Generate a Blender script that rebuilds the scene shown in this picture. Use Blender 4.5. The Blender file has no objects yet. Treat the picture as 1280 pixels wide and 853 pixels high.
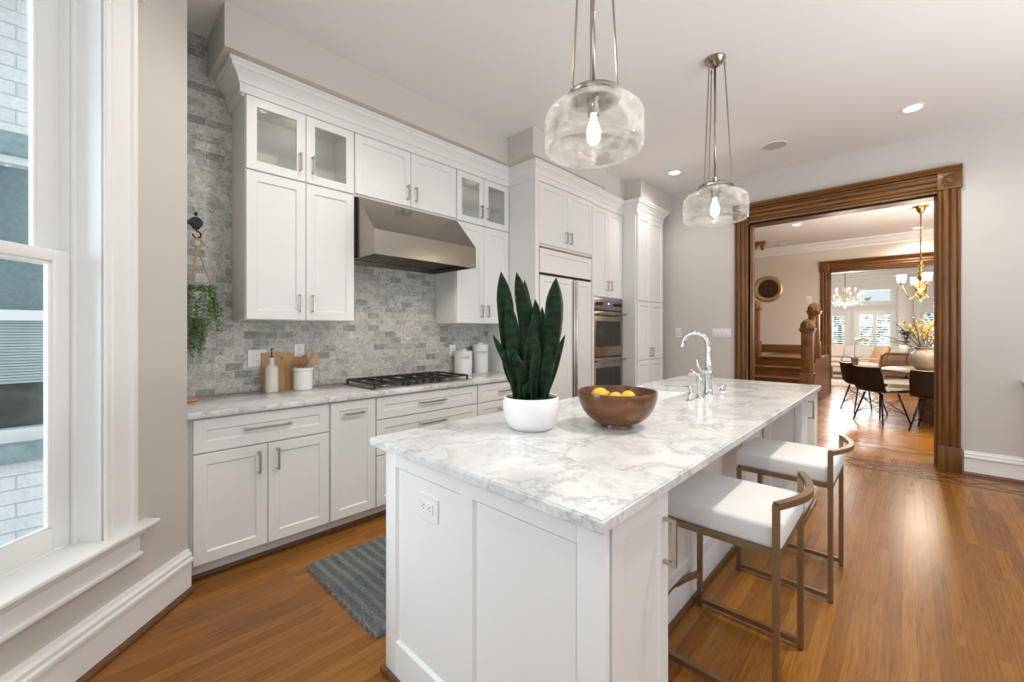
import bpy, bmesh, math, random
from mathutils import Vector, Matrix
S=bpy.context.scene; COL=S.collection
R=math.radians; PI=math.pi
# ------------------------------------------------------------------ camera, world, exposure
F_PX=520.9; CAMX=3.33; CAMZ=1.34
cam=bpy.data.objects.new('camera',bpy.data.cameras.new('camera')); COL.objects.link(cam)
cam.data.sensor_width=36; cam.data.lens=F_PX/1280*36; cam.data.shift_y=-12.5/1280
cam.data.clip_start=.05; cam.data.clip_end=200
cam.location=(CAMX,0,CAMZ); cam.rotation_euler=(R(90),0,R(43.6)); S.camera=cam
S.view_settings.view_transform='Standard'; S.view_settings.look='None'
S.view_settings.exposure=0.0; S.view_settings.gamma=1; S.view_settings.use_curve_mapping=False
W=bpy.data.worlds.new('sky'); S.world=W; W.use_nodes=True
WORLD_COL=(.84,.93,1,1); WORLD_STR=.95
W.node_tree.nodes['Background'].inputs[0].default_value=WORLD_COL
W.node_tree.nodes['Background'].inputs[1].default_value=WORLD_STR
def lamp(name,kind,loc,energy,color=(1,1,1),**k):
    l=bpy.data.lights.new(name,kind); l.energy=energy; l.color=color
    rot=k.pop('rot',(0,0,0))
    for a,b in k.items(): setattr(l,a,b)
    o=bpy.data.objects.new(name,l); COL.objects.link(o); o.location=loc; o.rotation_euler=rot; return o
WARM=(1,.86,.70); WARM2=(1,.94,.86)
CAN_E=52; PEND_STR=42
# daylight falling in from the big window side of the kitchen behind the camera and through the bay window
lamp('window_daylight','AREA',(3.3,-2.2,1.75),13,(.82,.92,1),shape='RECTANGLE',size=1.7,size_y=2.0,rot=(R(86),0,R(8)))
lamp('bay_daylight','AREA',(.25,-2.3,1.9),110,(.80,.91,1),shape='RECTANGLE',size=1.6,size_y=2.4,rot=(R(84),0,R(-28)))
lamp('front_window_daylight','AREA',(2.2,19.6,2.4),430,(.95,.98,1),shape='RECTANGLE',size=4.5,size_y=2.6,rot=(R(-80),0,0))
lamp('ceiling_fill','AREA',(5.3,1.9,1.35),112,(.97,.98,1),shape='RECTANGLE',size=1.0,size_y=4.6,rot=(0,R(180-14),0))  # added uplight out of view, brightens the kitchen ceiling
lamp('hall_ceiling_fill','AREA',(4.9,7.4,1.7),210,(1,.97,.93),shape='DISK',size=.9,rot=(R(180),0,0))  # added uplight for the dining room ceiling, no fixture there

# ------------------------------------------------------------------ mesh helpers
class MB:
    def __init__(s): s.bm=bmesh.new()
    def faces(s,vs,fs,smooth=False):
        v=[s.bm.verts.new(p) for p in vs]
        for f in fs:
            try:
                q=s.bm.faces.new([v[i] for i in f]); q.smooth=smooth
            except ValueError: pass
        return s
    def box(s,x0,x1,y0,y1,z0,z1,bev=0,seg=2,M=None):
        t=bmesh.new(); bmesh.ops.create_cube(t,size=1)
        for v in t.verts: v.co=Vector(((x0+x1)/2+v.co.x*(x1-x0),(y0+y1)/2+v.co.y*(y1-y0),(z0+z1)/2+v.co.z*(z1-z0)))
        if bev: bmesh.ops.bevel(t,geom=t.edges[:],offset=bev,segments=seg,affect='EDGES',profile=.5)
        return s.merge(t,M,smooth=bool(bev))
    def merge(s,t,M=None,smooth=None):
        if M: bmesh.ops.transform(t,matrix=M,verts=t.verts[:])
        mp={}
        for v in t.verts: mp[v]=s.bm.verts.new(v.co)
        for f in t.faces:
            q=s.bm.faces.new([mp[v] for v in f.verts]); q.smooth=f.smooth if smooth is None else smooth
        t.free(); return s
    def lathe(s,c,prof,n=32,axis='z',close=False):
        c=Vector(c); rings=[]
        for r,h in prof:
            ring=[]
            for i in range(n):
                a=2*PI*i/n; u,v=r*math.cos(a),r*math.sin(a)
                p={'z':(u,v,h),'x':(h,u,v),'y':(u,h,v)}[axis]
                ring.append(s.bm.verts.new(c+Vector(p)))
            rings.append(ring)
        prs=list(zip(rings[:-1],rings[1:]))+([(rings[-1],rings[0])] if close else [])
        for a,b in prs:
            for i in range(n):
                j=(i+1)%n; q=s.bm.faces.new([a[i],a[j],b[j],b[i]]); q.smooth=True
        if not close and not (len(prof)==2 and prof[0][1]==prof[1][1]):
            for k,ring in ((0,rings[0]),(-1,rings[-1])):
                if prof[k][0]>1e-5:
                    q=s.bm.faces.new(ring if k else ring[::-1])
        return s
    def tube(s,pts,r,n=8,square=False,cap=True,up=None):
        P=[Vector(p) for p in pts]; rr=r if hasattr(r,'__len__') else [r]*len(P)
        if square: n=4
        rings=[]; ref=None
        for i,p in enumerate(P):
            if i==0: t=P[1]-P[0]
            elif i==len(P)-1: t=P[-1]-P[-2]
            else: t=(P[i+1]-P[i]).normalized()+(P[i]-P[i-1]).normalized()
            t.normalize()
            if ref is None:
                ref=Vector(up) if up else (Vector((0,0,1)) if abs(t.z)<.9 else Vector((0,1,0)))
            b=t.cross(ref)
            if b.length<1e-4: b=t.cross(Vector((1,0,0)))
            b.normalize(); nn=b.cross(t); ref=nn
            k=1
            if square and 0<i<len(P)-1:
                cs=(P[i+1]-P[i]).normalized().dot((P[i]-P[i-1]).normalized()); k=1
            ring=[]
            for j in range(n):
                a=2*PI*j/n+(PI/4 if square else 0); q=rr[i]*(math.sqrt(2) if square else 1)
                ring.append(s.bm.verts.new(p+b*math.cos(a)*q+nn*math.sin(a)*q*k))
            rings.append(ring)
        for a,b in zip(rings[:-1],rings[1:]):
            for j in range(n):
                q=s.bm.faces.new([a[j],a[(j+1)%n],b[(j+1)%n],b[j]]); q.smooth=not square
        if cap:
            s.bm.faces.new(rings[0][::-1]); s.bm.faces.new(rings[-1])
        return s
    def prism(s,poly,a0,a1,axis='y'):
        f={'x':lambda u,v,a:(a,u,v),'y':lambda u,v,a:(u,a,v),'z':lambda u,v,a:(u,v,a)}[axis]
        n=len(poly)
        return s.faces([f(u,v,a0) for u,v in poly]+[f(u,v,a1) for u,v in poly],
            [tuple(range(n))[::-1],tuple(range(n,2*n))]+[(i,(i+1)%n,n+(i+1)%n,n+i) for i in range(n)])
    def sweep(s,prof,path,ends=True):
        """profile [(out,z)] swept along a ground path, mitred; outward is to the right of travel"""
        P=[Vector(p).to_2d() if len(p)>2 else Vector(p) for p in path]; rings=[]
        for i,p in enumerate(P):
            d=[]
            if i>0: d.append((P[i]-P[i-1]).normalized())
            if i<len(P)-1: d.append((P[i+1]-P[i]).normalized())
            ns=[Vector((q.y,-q.x)) for q in d]
            m=ns[0] if len(ns)==1 else (ns[0]+ns[1])/(1+ns[0].dot(ns[1]))
            rings.append([s.bm.verts.new((p.x+m.x*o,p.y+m.y*o,z)) for o,z in prof])
        n=len(prof)
        for a,b in zip(rings[:-1],rings[1:]):
            for j in range(n):
                k=(j+1)%n; s.bm.faces.new([a[j],b[j],b[k],a[k]])
        if ends: s.bm.faces.new(rings[0]); s.bm.faces.new(rings[-1][::-1])
        return s
    def sphere(s,c,r,seg=16,rings=10,sc=(1,1,1),M=None):
        t=bmesh.new(); bmesh.ops.create_uvsphere(t,u_segments=seg,v_segments=rings,radius=r)
        for v in t.verts: v.co=Vector((v.co.x*sc[0],v.co.y*sc[1],v.co.z*sc[2]))
        if M: bmesh.ops.transform(t,matrix=M,verts=t.verts[:])
        for v in t.verts: v.co+=Vector(c)
        return s.merge(t,smooth=True)
    def xf(s,M): bmesh.ops.transform(s.bm,matrix=M,verts=s.bm.verts[:]); return s
def off(o):
    v=Vector((0,0,0))
    while o: v+=o.location; o=o.parent
    return v
def part(name,mb,mat,parent=None,label=None,sharp=35,fix=True):
    bm=mb.bm
    if fix: bmesh.ops.recalc_face_normals(bm,faces=bm.faces[:])
    d=off(parent)
    for v in bm.verts: v.co-=d
    for e in bm.edges:
        if len(e.link_faces)==2 and e.calc_face_angle(0)>R(sharp): e.smooth=False
    me=bpy.data.meshes.new(name); bm.to_mesh(me); bm.free()
    me.materials.append(mat)
    o=bpy.data.objects.new(name,me); COL.objects.link(o)
    if parent: o.parent=parent
    if label: o['label']=label
    return o
def tag(o,label,cat,group=None,kind=None):
    o['label']=label; o['category']=cat
    if group: o['group']=group
    if kind: o['kind']=kind
    return o
def thing(name,label,cat,loc=(0,0,0),group=None,kind=None):
    o=bpy.data.objects.new(name,None); COL.objects.link(o); o.location=loc; o.empty_display_size=.05
    return tag(o,label,cat,group,kind)
def struct(name,mb,mat,parent=None,label=None):
    o=part(name,mb,mat,parent)
    if not parent:
        o['kind']='structure'
        if label: o['label']=label
    return o
def copy_tree(o,parent=None):
    c=o.copy(); COL.objects.link(c)
    if parent: c.parent=parent
    for ch in list(o.children): copy_tree(ch,c)
    return c
def lettering(txt,size,M,mat,parent,name='lettering'):
    cu=bpy.data.curves.new(name,'FONT'); cu.body=txt; cu.size=size; cu.align_x='CENTER'; cu.extrude=.0003
    o=bpy.data.objects.new(name,cu)
    COL.objects.link(o); bpy.context.view_layer.update()
    me=bpy.data.meshes.new_from_object(o.evaluated_get(bpy.context.evaluated_depsgraph_get()))
    bpy.data.objects.remove(o)
    me.transform(Matrix.Translation(-off(parent))@M); me.materials.clear(); me.materials.append(mat)
    q=bpy.data.objects.new(name,me); COL.objects.link(q); q.parent=parent; return q

# ------------------------------------------------------------------ materials
def nodes(name):
    m=bpy.data.materials.new(name); m.use_nodes=True; nt=m.node_tree; return m,nt,nt.nodes['Principled BSDF']
def N(nt,t,**k):
    n=nt.nodes.new(t)
    for a,b in k.items():
        if a in n.inputs.keys() if isinstance(a,str) else False: n.inputs[a].default_value=b
        else: setattr(n,a,b)
    return n
def inp(n,**k):
    for a,b in k.items(): n.inputs[a.replace('_',' ')].default_value=b
    return n
def ramp(nt,stops):
    n=nt.nodes.new('ShaderNodeValToRGB'); e=n.color_ramp.elements
    while len(e)<len(stops): e.new(.5)
    for x,(p,c) in zip(e,stops): x.position=p; x.color=(*c,1)
    return n
def coords(nt,scale=(1,1,1),rot=(0,0,0),kind='Object'):
    tc=nt.nodes.new('ShaderNodeTexCoord'); mp=nt.nodes.new('ShaderNodeMapping')
    mp.inputs['Scale'].default_value=scale; mp.inputs['Rotation'].default_value=rot
    nt.links.new(tc.outputs[kind],mp.inputs[0]); return mp
def plain(name,col,rough=.5,metal=0,vary=.0,scale=8,spec=None,bump=0,bscale=60,coat=0,emit=None,estr=0,stretch=(1,1,1)):
    m,nt,b=nodes(name); b.inputs['Base Color'].default_value=(*col,1); b.inputs['Roughness'].default_value=rough
    b.inputs['Metallic'].default_value=metal
    if spec is not None: b.inputs['Specular IOR Level'].default_value=spec
    if coat: b.inputs['Coat Weight'].default_value=coat
    mp=coords(nt,stretch)
    if vary:
        n=inp(nt.nodes.new('ShaderNodeTexNoise'),Scale=scale,Detail=4.); nt.links.new(mp.outputs[0],n.inputs['Vector'])
        r=ramp(nt,[(.3,tuple(c*(1-vary) for c in col)),(.7,tuple(min(1,c*(1+vary)) for c in col))])
        nt.links.new(n.outputs[0],r.inputs[0]); nt.links.new(r.outputs[0],b.inputs['Base Color'])
    if bump:
        n=inp(nt.nodes.new('ShaderNodeTexNoise'),Scale=bscale,Detail=3.); nt.links.new(mp.outputs[0],n.inputs['Vector'])
        bp=inp(nt.nodes.new('ShaderNodeBump'),Strength=bump,Distance=.01); nt.links.new(n.outputs[0],bp.inputs['Height']); nt.links.new(bp.outputs[0],b.inputs['Normal'])
    if emit: b.inputs['Emission Color'].default_value=(*emit,1); b.inputs['Emission Strength'].default_value=estr
    return m
def wood(name,c1,c2,axis='z',scale=18,rough=.35,coat=0,st=14):
    m,nt,b=nodes(name); sc={'x':(1,st,st),'y':(st,1,st),'z':(st,st,1)}[axis]
    mp=coords(nt,sc)
    n=inp(nt.nodes.new('ShaderNodeTexNoise'),Scale=scale/8,Detail=8.,Roughness=.62,Distortion=.6); nt.links.new(mp.outputs[0],n.inputs['Vector'])
    r=ramp(nt,[(.3,c1),(.52,tuple((a+b_)/2 for a,b_ in zip(c1,c2))),(.7,c2)]); nt.links.new(n.outputs[0],r.inputs[0])
    nt.links.new(r.outputs[0],b.inputs['Base Color']); b.inputs['Roughness'].default_value=rough
    if coat: b.inputs['Coat Weight'].default_value=coat; b.inputs['Coat Roughness'].default_value=.12
    return m
def planks(name,axis,c1,c2,w=.057,L=1.3,rough=.24):
    m,nt,b=nodes(name); tc=nt.nodes.new('ShaderNodeTexCoord'); sp=nt.nodes.new('ShaderNodeSeparateXYZ'); cb=nt.nodes.new('ShaderNodeCombineXYZ')
    nt.links.new(tc.outputs['Object'],sp.inputs[0])
    a,c=('Y','X') if axis=='y' else ('X','Y')
    nt.links.new(sp.outputs[a],cb.inputs[0]); nt.links.new(sp.outputs[c],cb.inputs[1])
    br=nt.nodes.new('ShaderNodeTexBrick'); br.offset=.37; br.offset_frequency=2; br.squash=1.0
    inp(br,Scale=1.,Mortar_Size=.0007,Mortar_Smooth=.3,Bias=0.,Brick_Width=L,Row_Height=w)
    br.inputs['Color1'].default_value=(0,0,0,1); br.inputs['Color2'].default_value=(1,1,1,1); br.inputs['Mortar'].default_value=(.5,.5,.5,1)
    nt.links.new(cb.outputs[0],br.inputs['Vector'])
    # grain, shifted per plank
    ad=nt.nodes.new('ShaderNodeVectorMath'); ad.operation='MULTIPLY_ADD'; ad.inputs[1].default_value=(2.6,62,1)
    nt.links.new(cb.outputs[0],ad.inputs[0])
    cs=nt.nodes.new('ShaderNodeVectorMath'); cs.operation='SCALE'; cs.inputs['Scale'].default_value=9; nt.links.new(br.outputs['Color'],cs.inputs[0]); nt.links.new(cs.outputs[0],ad.inputs[2])
    g=inp(nt.nodes.new('ShaderNodeTexNoise'),Scale=1.6,Detail=9.,Roughness=.65,Distortion=1.1); nt.links.new(ad.outputs[0],g.inputs['Vector'])
    gr=ramp(nt,[(.30,(.55,.47,.40)),(.48,(.93,.92,.90)),(.68,(1.14,1.17,1.18))]); nt.links.new(g.outputs[0],gr.inputs[0])
    base=ramp(nt,[(0,c1),(1,c2)]); nt.links.new(br.outputs['Color'],base.inputs[0])
    mx=nt.nodes.new('ShaderNodeMix'); mx.data_type='RGBA'; mx.blend_type='MULTIPLY'; mx.inputs['Factor'].default_value=1
    nt.links.new(base.outputs[0],mx.inputs['A']); nt.links.new(gr.outputs[0],mx.inputs['B'])
    m2=nt.nodes.new('ShaderNodeMix'); m2.data_type='RGBA'; m2.inputs['B'].default_value=(c1[0]*.6,c1[1]*.56,c1[2]*.5,1)
    nt.links.new(br.outputs['Fac'],m2.inputs['Factor']); nt.links.new(mx.outputs['Result'],m2.inputs['A'])
    nt.links.new(m2.outputs['Result'],b.inputs['Base Color'])
    b.inputs['Roughness'].default_value=rough; b.inputs['Specular IOR Level'].default_value=.36
    bp=inp(nt.nodes.new('ShaderNodeBump'),Strength=.09,Distance=.004); nt.links.new(g.outputs[0],bp.inputs['Height']); nt.links.new(bp.outputs[0],b.inputs['Normal'])
    return m
def marble(name):
    m,nt,b=nodes(name); mp=coords(nt,(1,1,1),(0,0,.5))
    n0=inp(nt.nodes.new('ShaderNodeTexNoise'),Scale=2.3,Detail=6.,Roughness=.6); nt.links.new(mp.outputs[0],n0.inputs['Vector'])
    sc=nt.nodes.new('ShaderNodeVectorMath'); sc.operation='MULTIPLY_ADD'; sc.inputs[1].default_value=(.55,.55,.55)
    nt.links.new(n0.outputs['Color'],sc.inputs[0]); nt.links.new(mp.outputs[0],sc.inputs[2])
    def vein(scale,width,seed):
        mp2=nt.nodes.new('ShaderNodeMapping'); mp2.inputs['Scale'].default_value=(1,.55,1); mp2.inputs['Location'].default_value=(seed,seed*.7,0); mp2.inputs['Rotation'].default_value=(0,0,.6)
        nt.links.new(sc.outputs[0],mp2.inputs[0])
        n=inp(nt.nodes.new('ShaderNodeTexNoise'),Scale=scale,Detail=7.,Roughness=.55); nt.links.new(mp2.outputs[0],n.inputs['Vector'])
        s=nt.nodes.new('ShaderNodeMath'); s.operation='SUBTRACT'; s.inputs[1].default_value=.5; nt.links.new(n.outputs[0],s.inputs[0])
        a=nt.nodes.new('ShaderNodeMath'); a.operation='ABSOLUTE'; nt.links.new(s.outputs[0],a.inputs[0])
        r=ramp(nt,[(0,(1,1,1)),(width,(.25,.25,.25)),(width*3.2,(0,0,0))]); nt.links.new(a.outputs[0],r.inputs[0]); return r
    v1=vein(2.6,.014,3.1); v2=vein(7.5,.016,7.7)
    cl=inp(nt.nodes.new('ShaderNodeTexNoise'),Scale=3.2,Detail=5.,Roughness=.6); nt.links.new(sc.outputs[0],cl.inputs['Vector'])
    base=ramp(nt,[(.3,(.58,.578,.575)),(.45,(.70,.697,.69)),(.60,(.785,.78,.77))]); nt.links.new(cl.outputs[0],base.inputs[0])
    o=base.outputs[0]
    for v,c,f in ((v1,(.27,.275,.285,1),.52),(v2,(.36,.355,.35,1),.40)):
        mu=nt.nodes.new('ShaderNodeMath'); mu.operation='MULTIPLY'; mu.inputs[1].default_value=f; nt.links.new(v.outputs[0],mu.inputs[0])
        mx=nt.nodes.new('ShaderNodeMix'); mx.data_type='RGBA'; mx.inputs['B'].default_value=c
        nt.links.new(mu.outputs[0],mx.inputs['Factor']); nt.links.new(o,mx.inputs['A']); o=mx.outputs['Result']
    nt.links.new(o,b.inputs['Base Color']); b.inputs['Roughness'].default_value=.13
    return m
def bricks(name,c1,c2,mort,bw,rh,ms,rough=.35,noise=.35,plane='yz',bump=.3,dark=None):
    m,nt,b=nodes(name); tc=nt.nodes.new('ShaderNodeTexCoord'); sp=nt.nodes.new('ShaderNodeSeparateXYZ'); cb=nt.nodes.new('ShaderNodeCombineXYZ')
    nt.links.new(tc.outputs['Object'],sp.inputs[0]); nt.links.new(sp.outputs[plane[0].upper()],cb.inputs[0]); nt.links.new(sp.outputs[plane[1].upper()],cb.inputs[1])
    br=nt.nodes.new('ShaderNodeTexBrick'); br.offset=.5; inp(br,Scale=1.,Mortar_Size=ms,Mortar_Smooth=.2,Brick_Width=bw,Row_Height=rh)
    br.inputs['Color1'].default_value=(0,0,0,1); br.inputs['Color2'].default_value=(1,1,1,1); br.inputs['Mortar'].default_value=(.5,.5,.5,1)
    nt.links.new(cb.outputs[0],br.inputs['Vector'])
    base=ramp(nt,[(0,c1),(.35,tuple(.35*x+.65*y for x,y in zip(c1,c2))),(1,c2)]); nt.links.new(br.outputs['Color'],base.inputs[0])
    cs=nt.nodes.new('ShaderNodeVectorMath'); cs.operation='MULTIPLY_ADD'; cs.inputs[1].default_value=(7,7,7); nt.links.new(br.outputs['Color'],cs.inputs[0]); nt.links.new(tc.outputs['Object'],cs.inputs[2])
    n=inp(nt.nodes.new('ShaderNodeTexNoise'),Scale=17.,Detail=9.,Roughness=.72,Distortion=2.2); nt.links.new(cs.outputs[0],n.inputs['Vector'])
    gr=ramp(nt,[(.3,(1-noise*1.25,)*3),(.5,(1,)*3),(.7,(1+noise*.75,)*3)]); nt.links.new(n.outputs[0],gr.inputs[0])
    mx=nt.nodes.new('ShaderNodeMix'); mx.data_type='RGBA'; mx.blend_type='MULTIPLY'; mx.inputs['Factor'].default_value=1
    nt.links.new(base.outputs[0],mx.inputs['A']); nt.links.new(gr.outputs[0],mx.inputs['B'])
    m2=nt.nodes.new('ShaderNodeMix'); m2.data_type='RGBA'; m2.inputs['B'].default_value=(*mort,1)
    nt.links.new(br.outputs['Fac'],m2.inputs['Factor']); nt.links.new(mx.outputs['Result'],m2.inputs['A']); nt.links.new(m2.outputs['Result'],b.inputs['Base Color'])
    b.inputs['Roughness'].default_value=rough
    iv=nt.nodes.new('ShaderNodeMath'); iv.operation='MULTIPLY_ADD'; iv.inputs[1].default_value=-1; nt.links.new(br.outputs['Fac'],iv.inputs[0])
    nm=nt.nodes.new('ShaderNodeMath'); nm.operation='MULTIPLY'; nm.inputs[1].default_value=.6; nt.links.new(n.outputs[0],nm.inputs[0]); nt.links.new(nm.outputs[0],iv.inputs[2])
    bp=inp(nt.nodes.new('ShaderNodeBump'),Strength=bump,Distance=.006); nt.links.new(iv.outputs[0],bp.inputs['Height']); nt.links.new(bp.outputs[0],b.inputs['Normal'])
    return m
def thin_glass(name,tint=(1,1,1),refl=.9,haze=0,hazecol=(1,1,1),swirl=0):
    m=bpy.data.materials.new(name); m.use_nodes=True; nt=m.node_tree; nt.nodes.remove(nt.nodes['Principled BSDF'])
    out=nt.nodes['Material Output']; tr=nt.nodes.new('ShaderNodeBsdfTransparent'); tr.inputs[0].default_value=(*tint,1)
    gl=nt.nodes.new('ShaderNodeBsdfGlossy'); gl.inputs['Roughness'].default_value=.02
    fr=nt.nodes.new('ShaderNodeLayerWeight'); fr.inputs['Blend'].default_value=.25
    mu=nt.nodes.new('ShaderNodeMath'); mu.operation='MULTIPLY'; mu.inputs[1].default_value=refl; nt.links.new(fr.outputs['Fresnel'],mu.inputs[0])
    mx=nt.nodes.new('ShaderNodeMixShader'); nt.links.new(mu.outputs[0],mx.inputs[0]); nt.links.new(tr.outputs[0],mx.inputs[1]); nt.links.new(gl.outputs[0],mx.inputs[2])
    o=mx
    if haze:
        df=nt.nodes.new('ShaderNodeBsdfTranslucent'); df.inputs[0].default_value=(*hazecol,1)
        d2=nt.nodes.new('ShaderNodeBsdfDiffuse'); d2.inputs[0].default_value=(*hazecol,1)
        ads=nt.nodes.new('ShaderNodeMixShader'); ads.inputs[0].default_value=.5; nt.links.new(df.outputs[0],ads.inputs[1]); nt.links.new(d2.outputs[0],ads.inputs[2])
        m3=nt.nodes.new('ShaderNodeMixShader'); m3.inputs[0].default_value=haze
        edge=nt.nodes.new('ShaderNodeMath'); edge.operation='MULTIPLY_ADD'; edge.inputs[1].default_value=haze*3; edge.inputs[2].default_value=haze*.5
        nt.links.new(fr.outputs['Facing'],edge.inputs[0])
        fac=edge.outputs[0]
        if swirl:
            mp=coords(nt,(1,1,2.2)); n=inp(nt.nodes.new('ShaderNodeTexNoise'),Scale=5.,Detail=2.,Distortion=3.5); nt.links.new(mp.outputs[0],n.inputs['Vector'])
            r=ramp(nt,[(.42,(.35,)*3),(.66,(1.6,)*3)]); nt.links.new(n.outputs[0],r.inputs[0])
            m4=nt.nodes.new('ShaderNodeMath'); m4.operation='MULTIPLY'; nt.links.new(fac,m4.inputs[0]); nt.links.new(r.outputs[0],m4.inputs[1]); fac=m4.outputs[0]
        nt.links.new(fac,m3.inputs[0]); nt.links.new(mx.outputs[0],m3.inputs[1]); nt.links.new(ads.outputs[0],m3.inputs[2]); o=m3
    nt.links.new(o.outputs[0],out.inputs[0]); return m
def emission(name,col,st):
    m,nt,b=nodes(name); b.inputs['Base Color'].default_value=(*col,1); b.inputs['Emission Color'].default_value=(*col,1); b.inputs['Emission Strength'].default_value=st; return m
def steel(name,col,rough,axis='y'):
    m,nt,b=nodes(name); b.inputs['Metallic'].default_value=1; b.inputs['Base Color'].default_value=(*col,1)
    mp=coords(nt,{'y':(220,2,220),'z':(220,220,2),'x':(2,220,220)}[axis])
    n=inp(nt.nodes.new('ShaderNodeTexNoise'),Scale=1.,Detail=3.); nt.links.new(mp.outputs[0],n.inputs['Vector'])
    mr=nt.nodes.new('ShaderNodeMapRange'); inp(mr,To_Min=rough*.75,To_Max=rough*1.25); nt.links.new(n.outputs[0],mr.inputs[0]); nt.links.new(mr.outputs[0],b.inputs['Roughness'])
    b.inputs['Anisotropic'].default_value=.5
    return m
M_cab=plain('white_cabinet_paint',(.80,.79,.77),.34,vary=.012,scale=3)
M_trim=plain('white_trim_paint',(.83,.82,.80),.32,vary=.01,scale=3)
M_wall=plain('greige_wall_paint',(.60,.57,.53),.62,vary=.012,scale=2,bump=.02,bscale=300)
M_ceil=plain('ceiling_paint',(.82,.81,.80),.75,vary=.008,scale=2)
M_floor=planks('oak_strip_floor','y',(.232,.088,.012),(.355,.147,.024),rough=.27)
M_floor2=planks('oak_parquet_floor','x',(.30,.115,.014),(.46,.185,.026),rough=.26)
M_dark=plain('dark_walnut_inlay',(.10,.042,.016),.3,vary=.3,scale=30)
M_light_inlay=plain('pale_maple_inlay',(.48,.24,.085),.28,vary=.15,scale=30)
OAK1,OAK2=(.075,.026,.004),(.245,.100,.015)
M_oak={a:wood('golden_oak_trim_'+a,OAK1,OAK2,a,20,.40,coat=.05) for a in 'xyz'}
M_shoe=wood('stained_shoe_moulding',(.085,.033,.012),(.20,.082,.03),'y',20,.35)
M_toe=plain('toe_kick_paint',(.72,.70,.67),.5,vary=.02)
M_marble=marble('white_veined_marble')
M_tile=bricks('grey_marble_subway_tile',(.27,.262,.24),(.55,.53,.49),(.58,.56,.52),.107,.0535,.0013,noise=.50)
M_ext=bricks('white_painted_brick',(.76,.76,.75),(.84,.84,.83),(.60,.60,.60),.30,.105,.005,rough=.8,noise=.14,bump=1.0)
M_lintel=plain('blue_grey_stone',(.27,.36,.36),.8,vary=.2,scale=14,bump=.2,bscale=50)
M_nick=plain('brushed_nickel',(.50,.47,.43),.28,1,vary=.05)
M_chrome=plain('polished_nickel',(.62,.60,.57),.09,1,vary=.02)
M_pnick=plain('polished_pendant_nickel',(.36,.32,.28),.22,1,vary=.03)
M_steel=steel('brushed_stainless',(.33,.29,.245),.24,'y')
M_steelv=steel('stainless_vertical',(.52,.49,.45),.25,'z')
M_steel_dk=plain('dark_hood_interior',(.10,.085,.06),.35,.9,vary=.1)
M_iron=plain('cast_iron',(.012,.012,.012),.5,0,vary=.2,bump=.1)
M_black=plain('black_gap',(.012,.011,.01),.5,vary=.1)
M_ovglass=plain('smoked_oven_glass',(.022,.018,.014),.06,vary=.1)
M_disp=plain('display_glass',(.02,.022,.035),.1,emit=(.25,.35,.9),estr=.25,vary=.1)
M_brz=plain('antique_bronze_frame',(.30,.215,.125),.36,.85,vary=.08)
M_seat=plain('white_upholstery',(.80,.79,.775),.6,vary=.015,scale=6,bump=.04,bscale=500)
M_glass=thin_glass('clear_window_glass',(.97,.985,.985),.6)
M_cglass=thin_glass('cabinet_glass',(1,1,.99),.22)
M_sglass=thin_glass('glass_shelf',(.995,1,.995),.12)
M_pglass=thin_glass('swirled_pendant_glass',(.99,.99,.985),.4,haze=.045,hazecol=(.95,.94,.92),swirl=1)
M_bulb=emission('pendant_bulb',(1,.90,.76),PEND_STR)
M_can=emission('recessed_lamp_lens',(1,.96,.90),14)
M_shade_e=emission('frosted_chandelier_shade',(1,.93,.82),3.2)
M_candle=emission('candle_bulb',(1,.90,.75),7)
M_leaf=plain('snake_plant_leaf',(.0075,.034,.009),.42,spec=.3,vary=.7,scale=16,stretch=(1,1,2.6))
M_leafe=plain('trailing_leaf',(.29,.41,.20),.5,vary=.38,scale=40)
M_soil=plain('dark_soil',(.012,.011,.010),.9,vary=.3)
M_ceram=plain('white_ceramic',(.80,.785,.76),.32,vary=.012)
M_sink=plain('white_fireclay',(.90,.895,.885),.2,vary=.01)
M_ceramr=plain('ribbed_offwhite_ceramic',(.70,.66,.60),.5,vary=.05,scale=30)
M_acacia=wood('acacia_wood',(.055,.017,.005),(.215,.080,.024),'x',18,.22,st=6)
M_bamboo=wood('bamboo_board',(.38,.20,.075),(.58,.35,.15),'z',20,.45)
M_spoon=wood('spoon_wood',(.20,.085,.025),(.36,.18,.065),'z',14,.45)
M_spoon2=wood('pale_spoon_wood',(.50,.30,.12),(.66,.43,.20),'z',14,.5)
M_lemon=plain('yellow_lemon_skin',(.85,.47,.02),.4,vary=.08,scale=30,bump=.12,bscale=160)
M_plate=plain('white_plastic_plate',(.80,.79,.77),.3,vary=.01)
M_slot=plain('dark_slot',(.05,.045,.04),.5,vary=.1)
M_jute=plain('jute_cord',(.42,.30,.17),.85,vary=.25,scale=120)
M_blkmetal=plain('black_iron',(.015,.016,.018),.45,.4,vary=.15)
M_brass=plain('polished_brass',(.66,.44,.13),.2,1,vary=.06)
M_chair=plain('black_chair_shell',(.014,.013,.013),.33,vary=.15)
M_seatpad=plain('dark_blue_seat_pad',(.03,.045,.06),.3,vary=.1)
M_tabletop=wood('dining_table_top',(.20,.125,.07),(.33,.22,.135),'x',14,.3)
M_tableped=wood('fluted_pedestal_wood',(.12,.060,.026),(.24,.13,.06),'z',14,.4)
M_vase=plain('glazed_stone_vase',(.42,.34,.24),.25,vary=.14,scale=9)
M_twig=plain('dark_twig',(.06,.045,.03),.7,vary=.2)
M_bloom=plain('yellow_blossom',(.80,.52,.03),.6,vary=.2,scale=60)
M_budleaf=plain('pale_green_bud',(.32,.36,.10),.6,vary=.25,scale=60)
M_sofa=plain('cream_sofa_fabric',(.74,.68,.62),.85,vary=.03,bump=.05,bscale=200)
M_tan=plain('tan_cushion',(.48,.31,.19),.8,vary=.1,scale=20)
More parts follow.
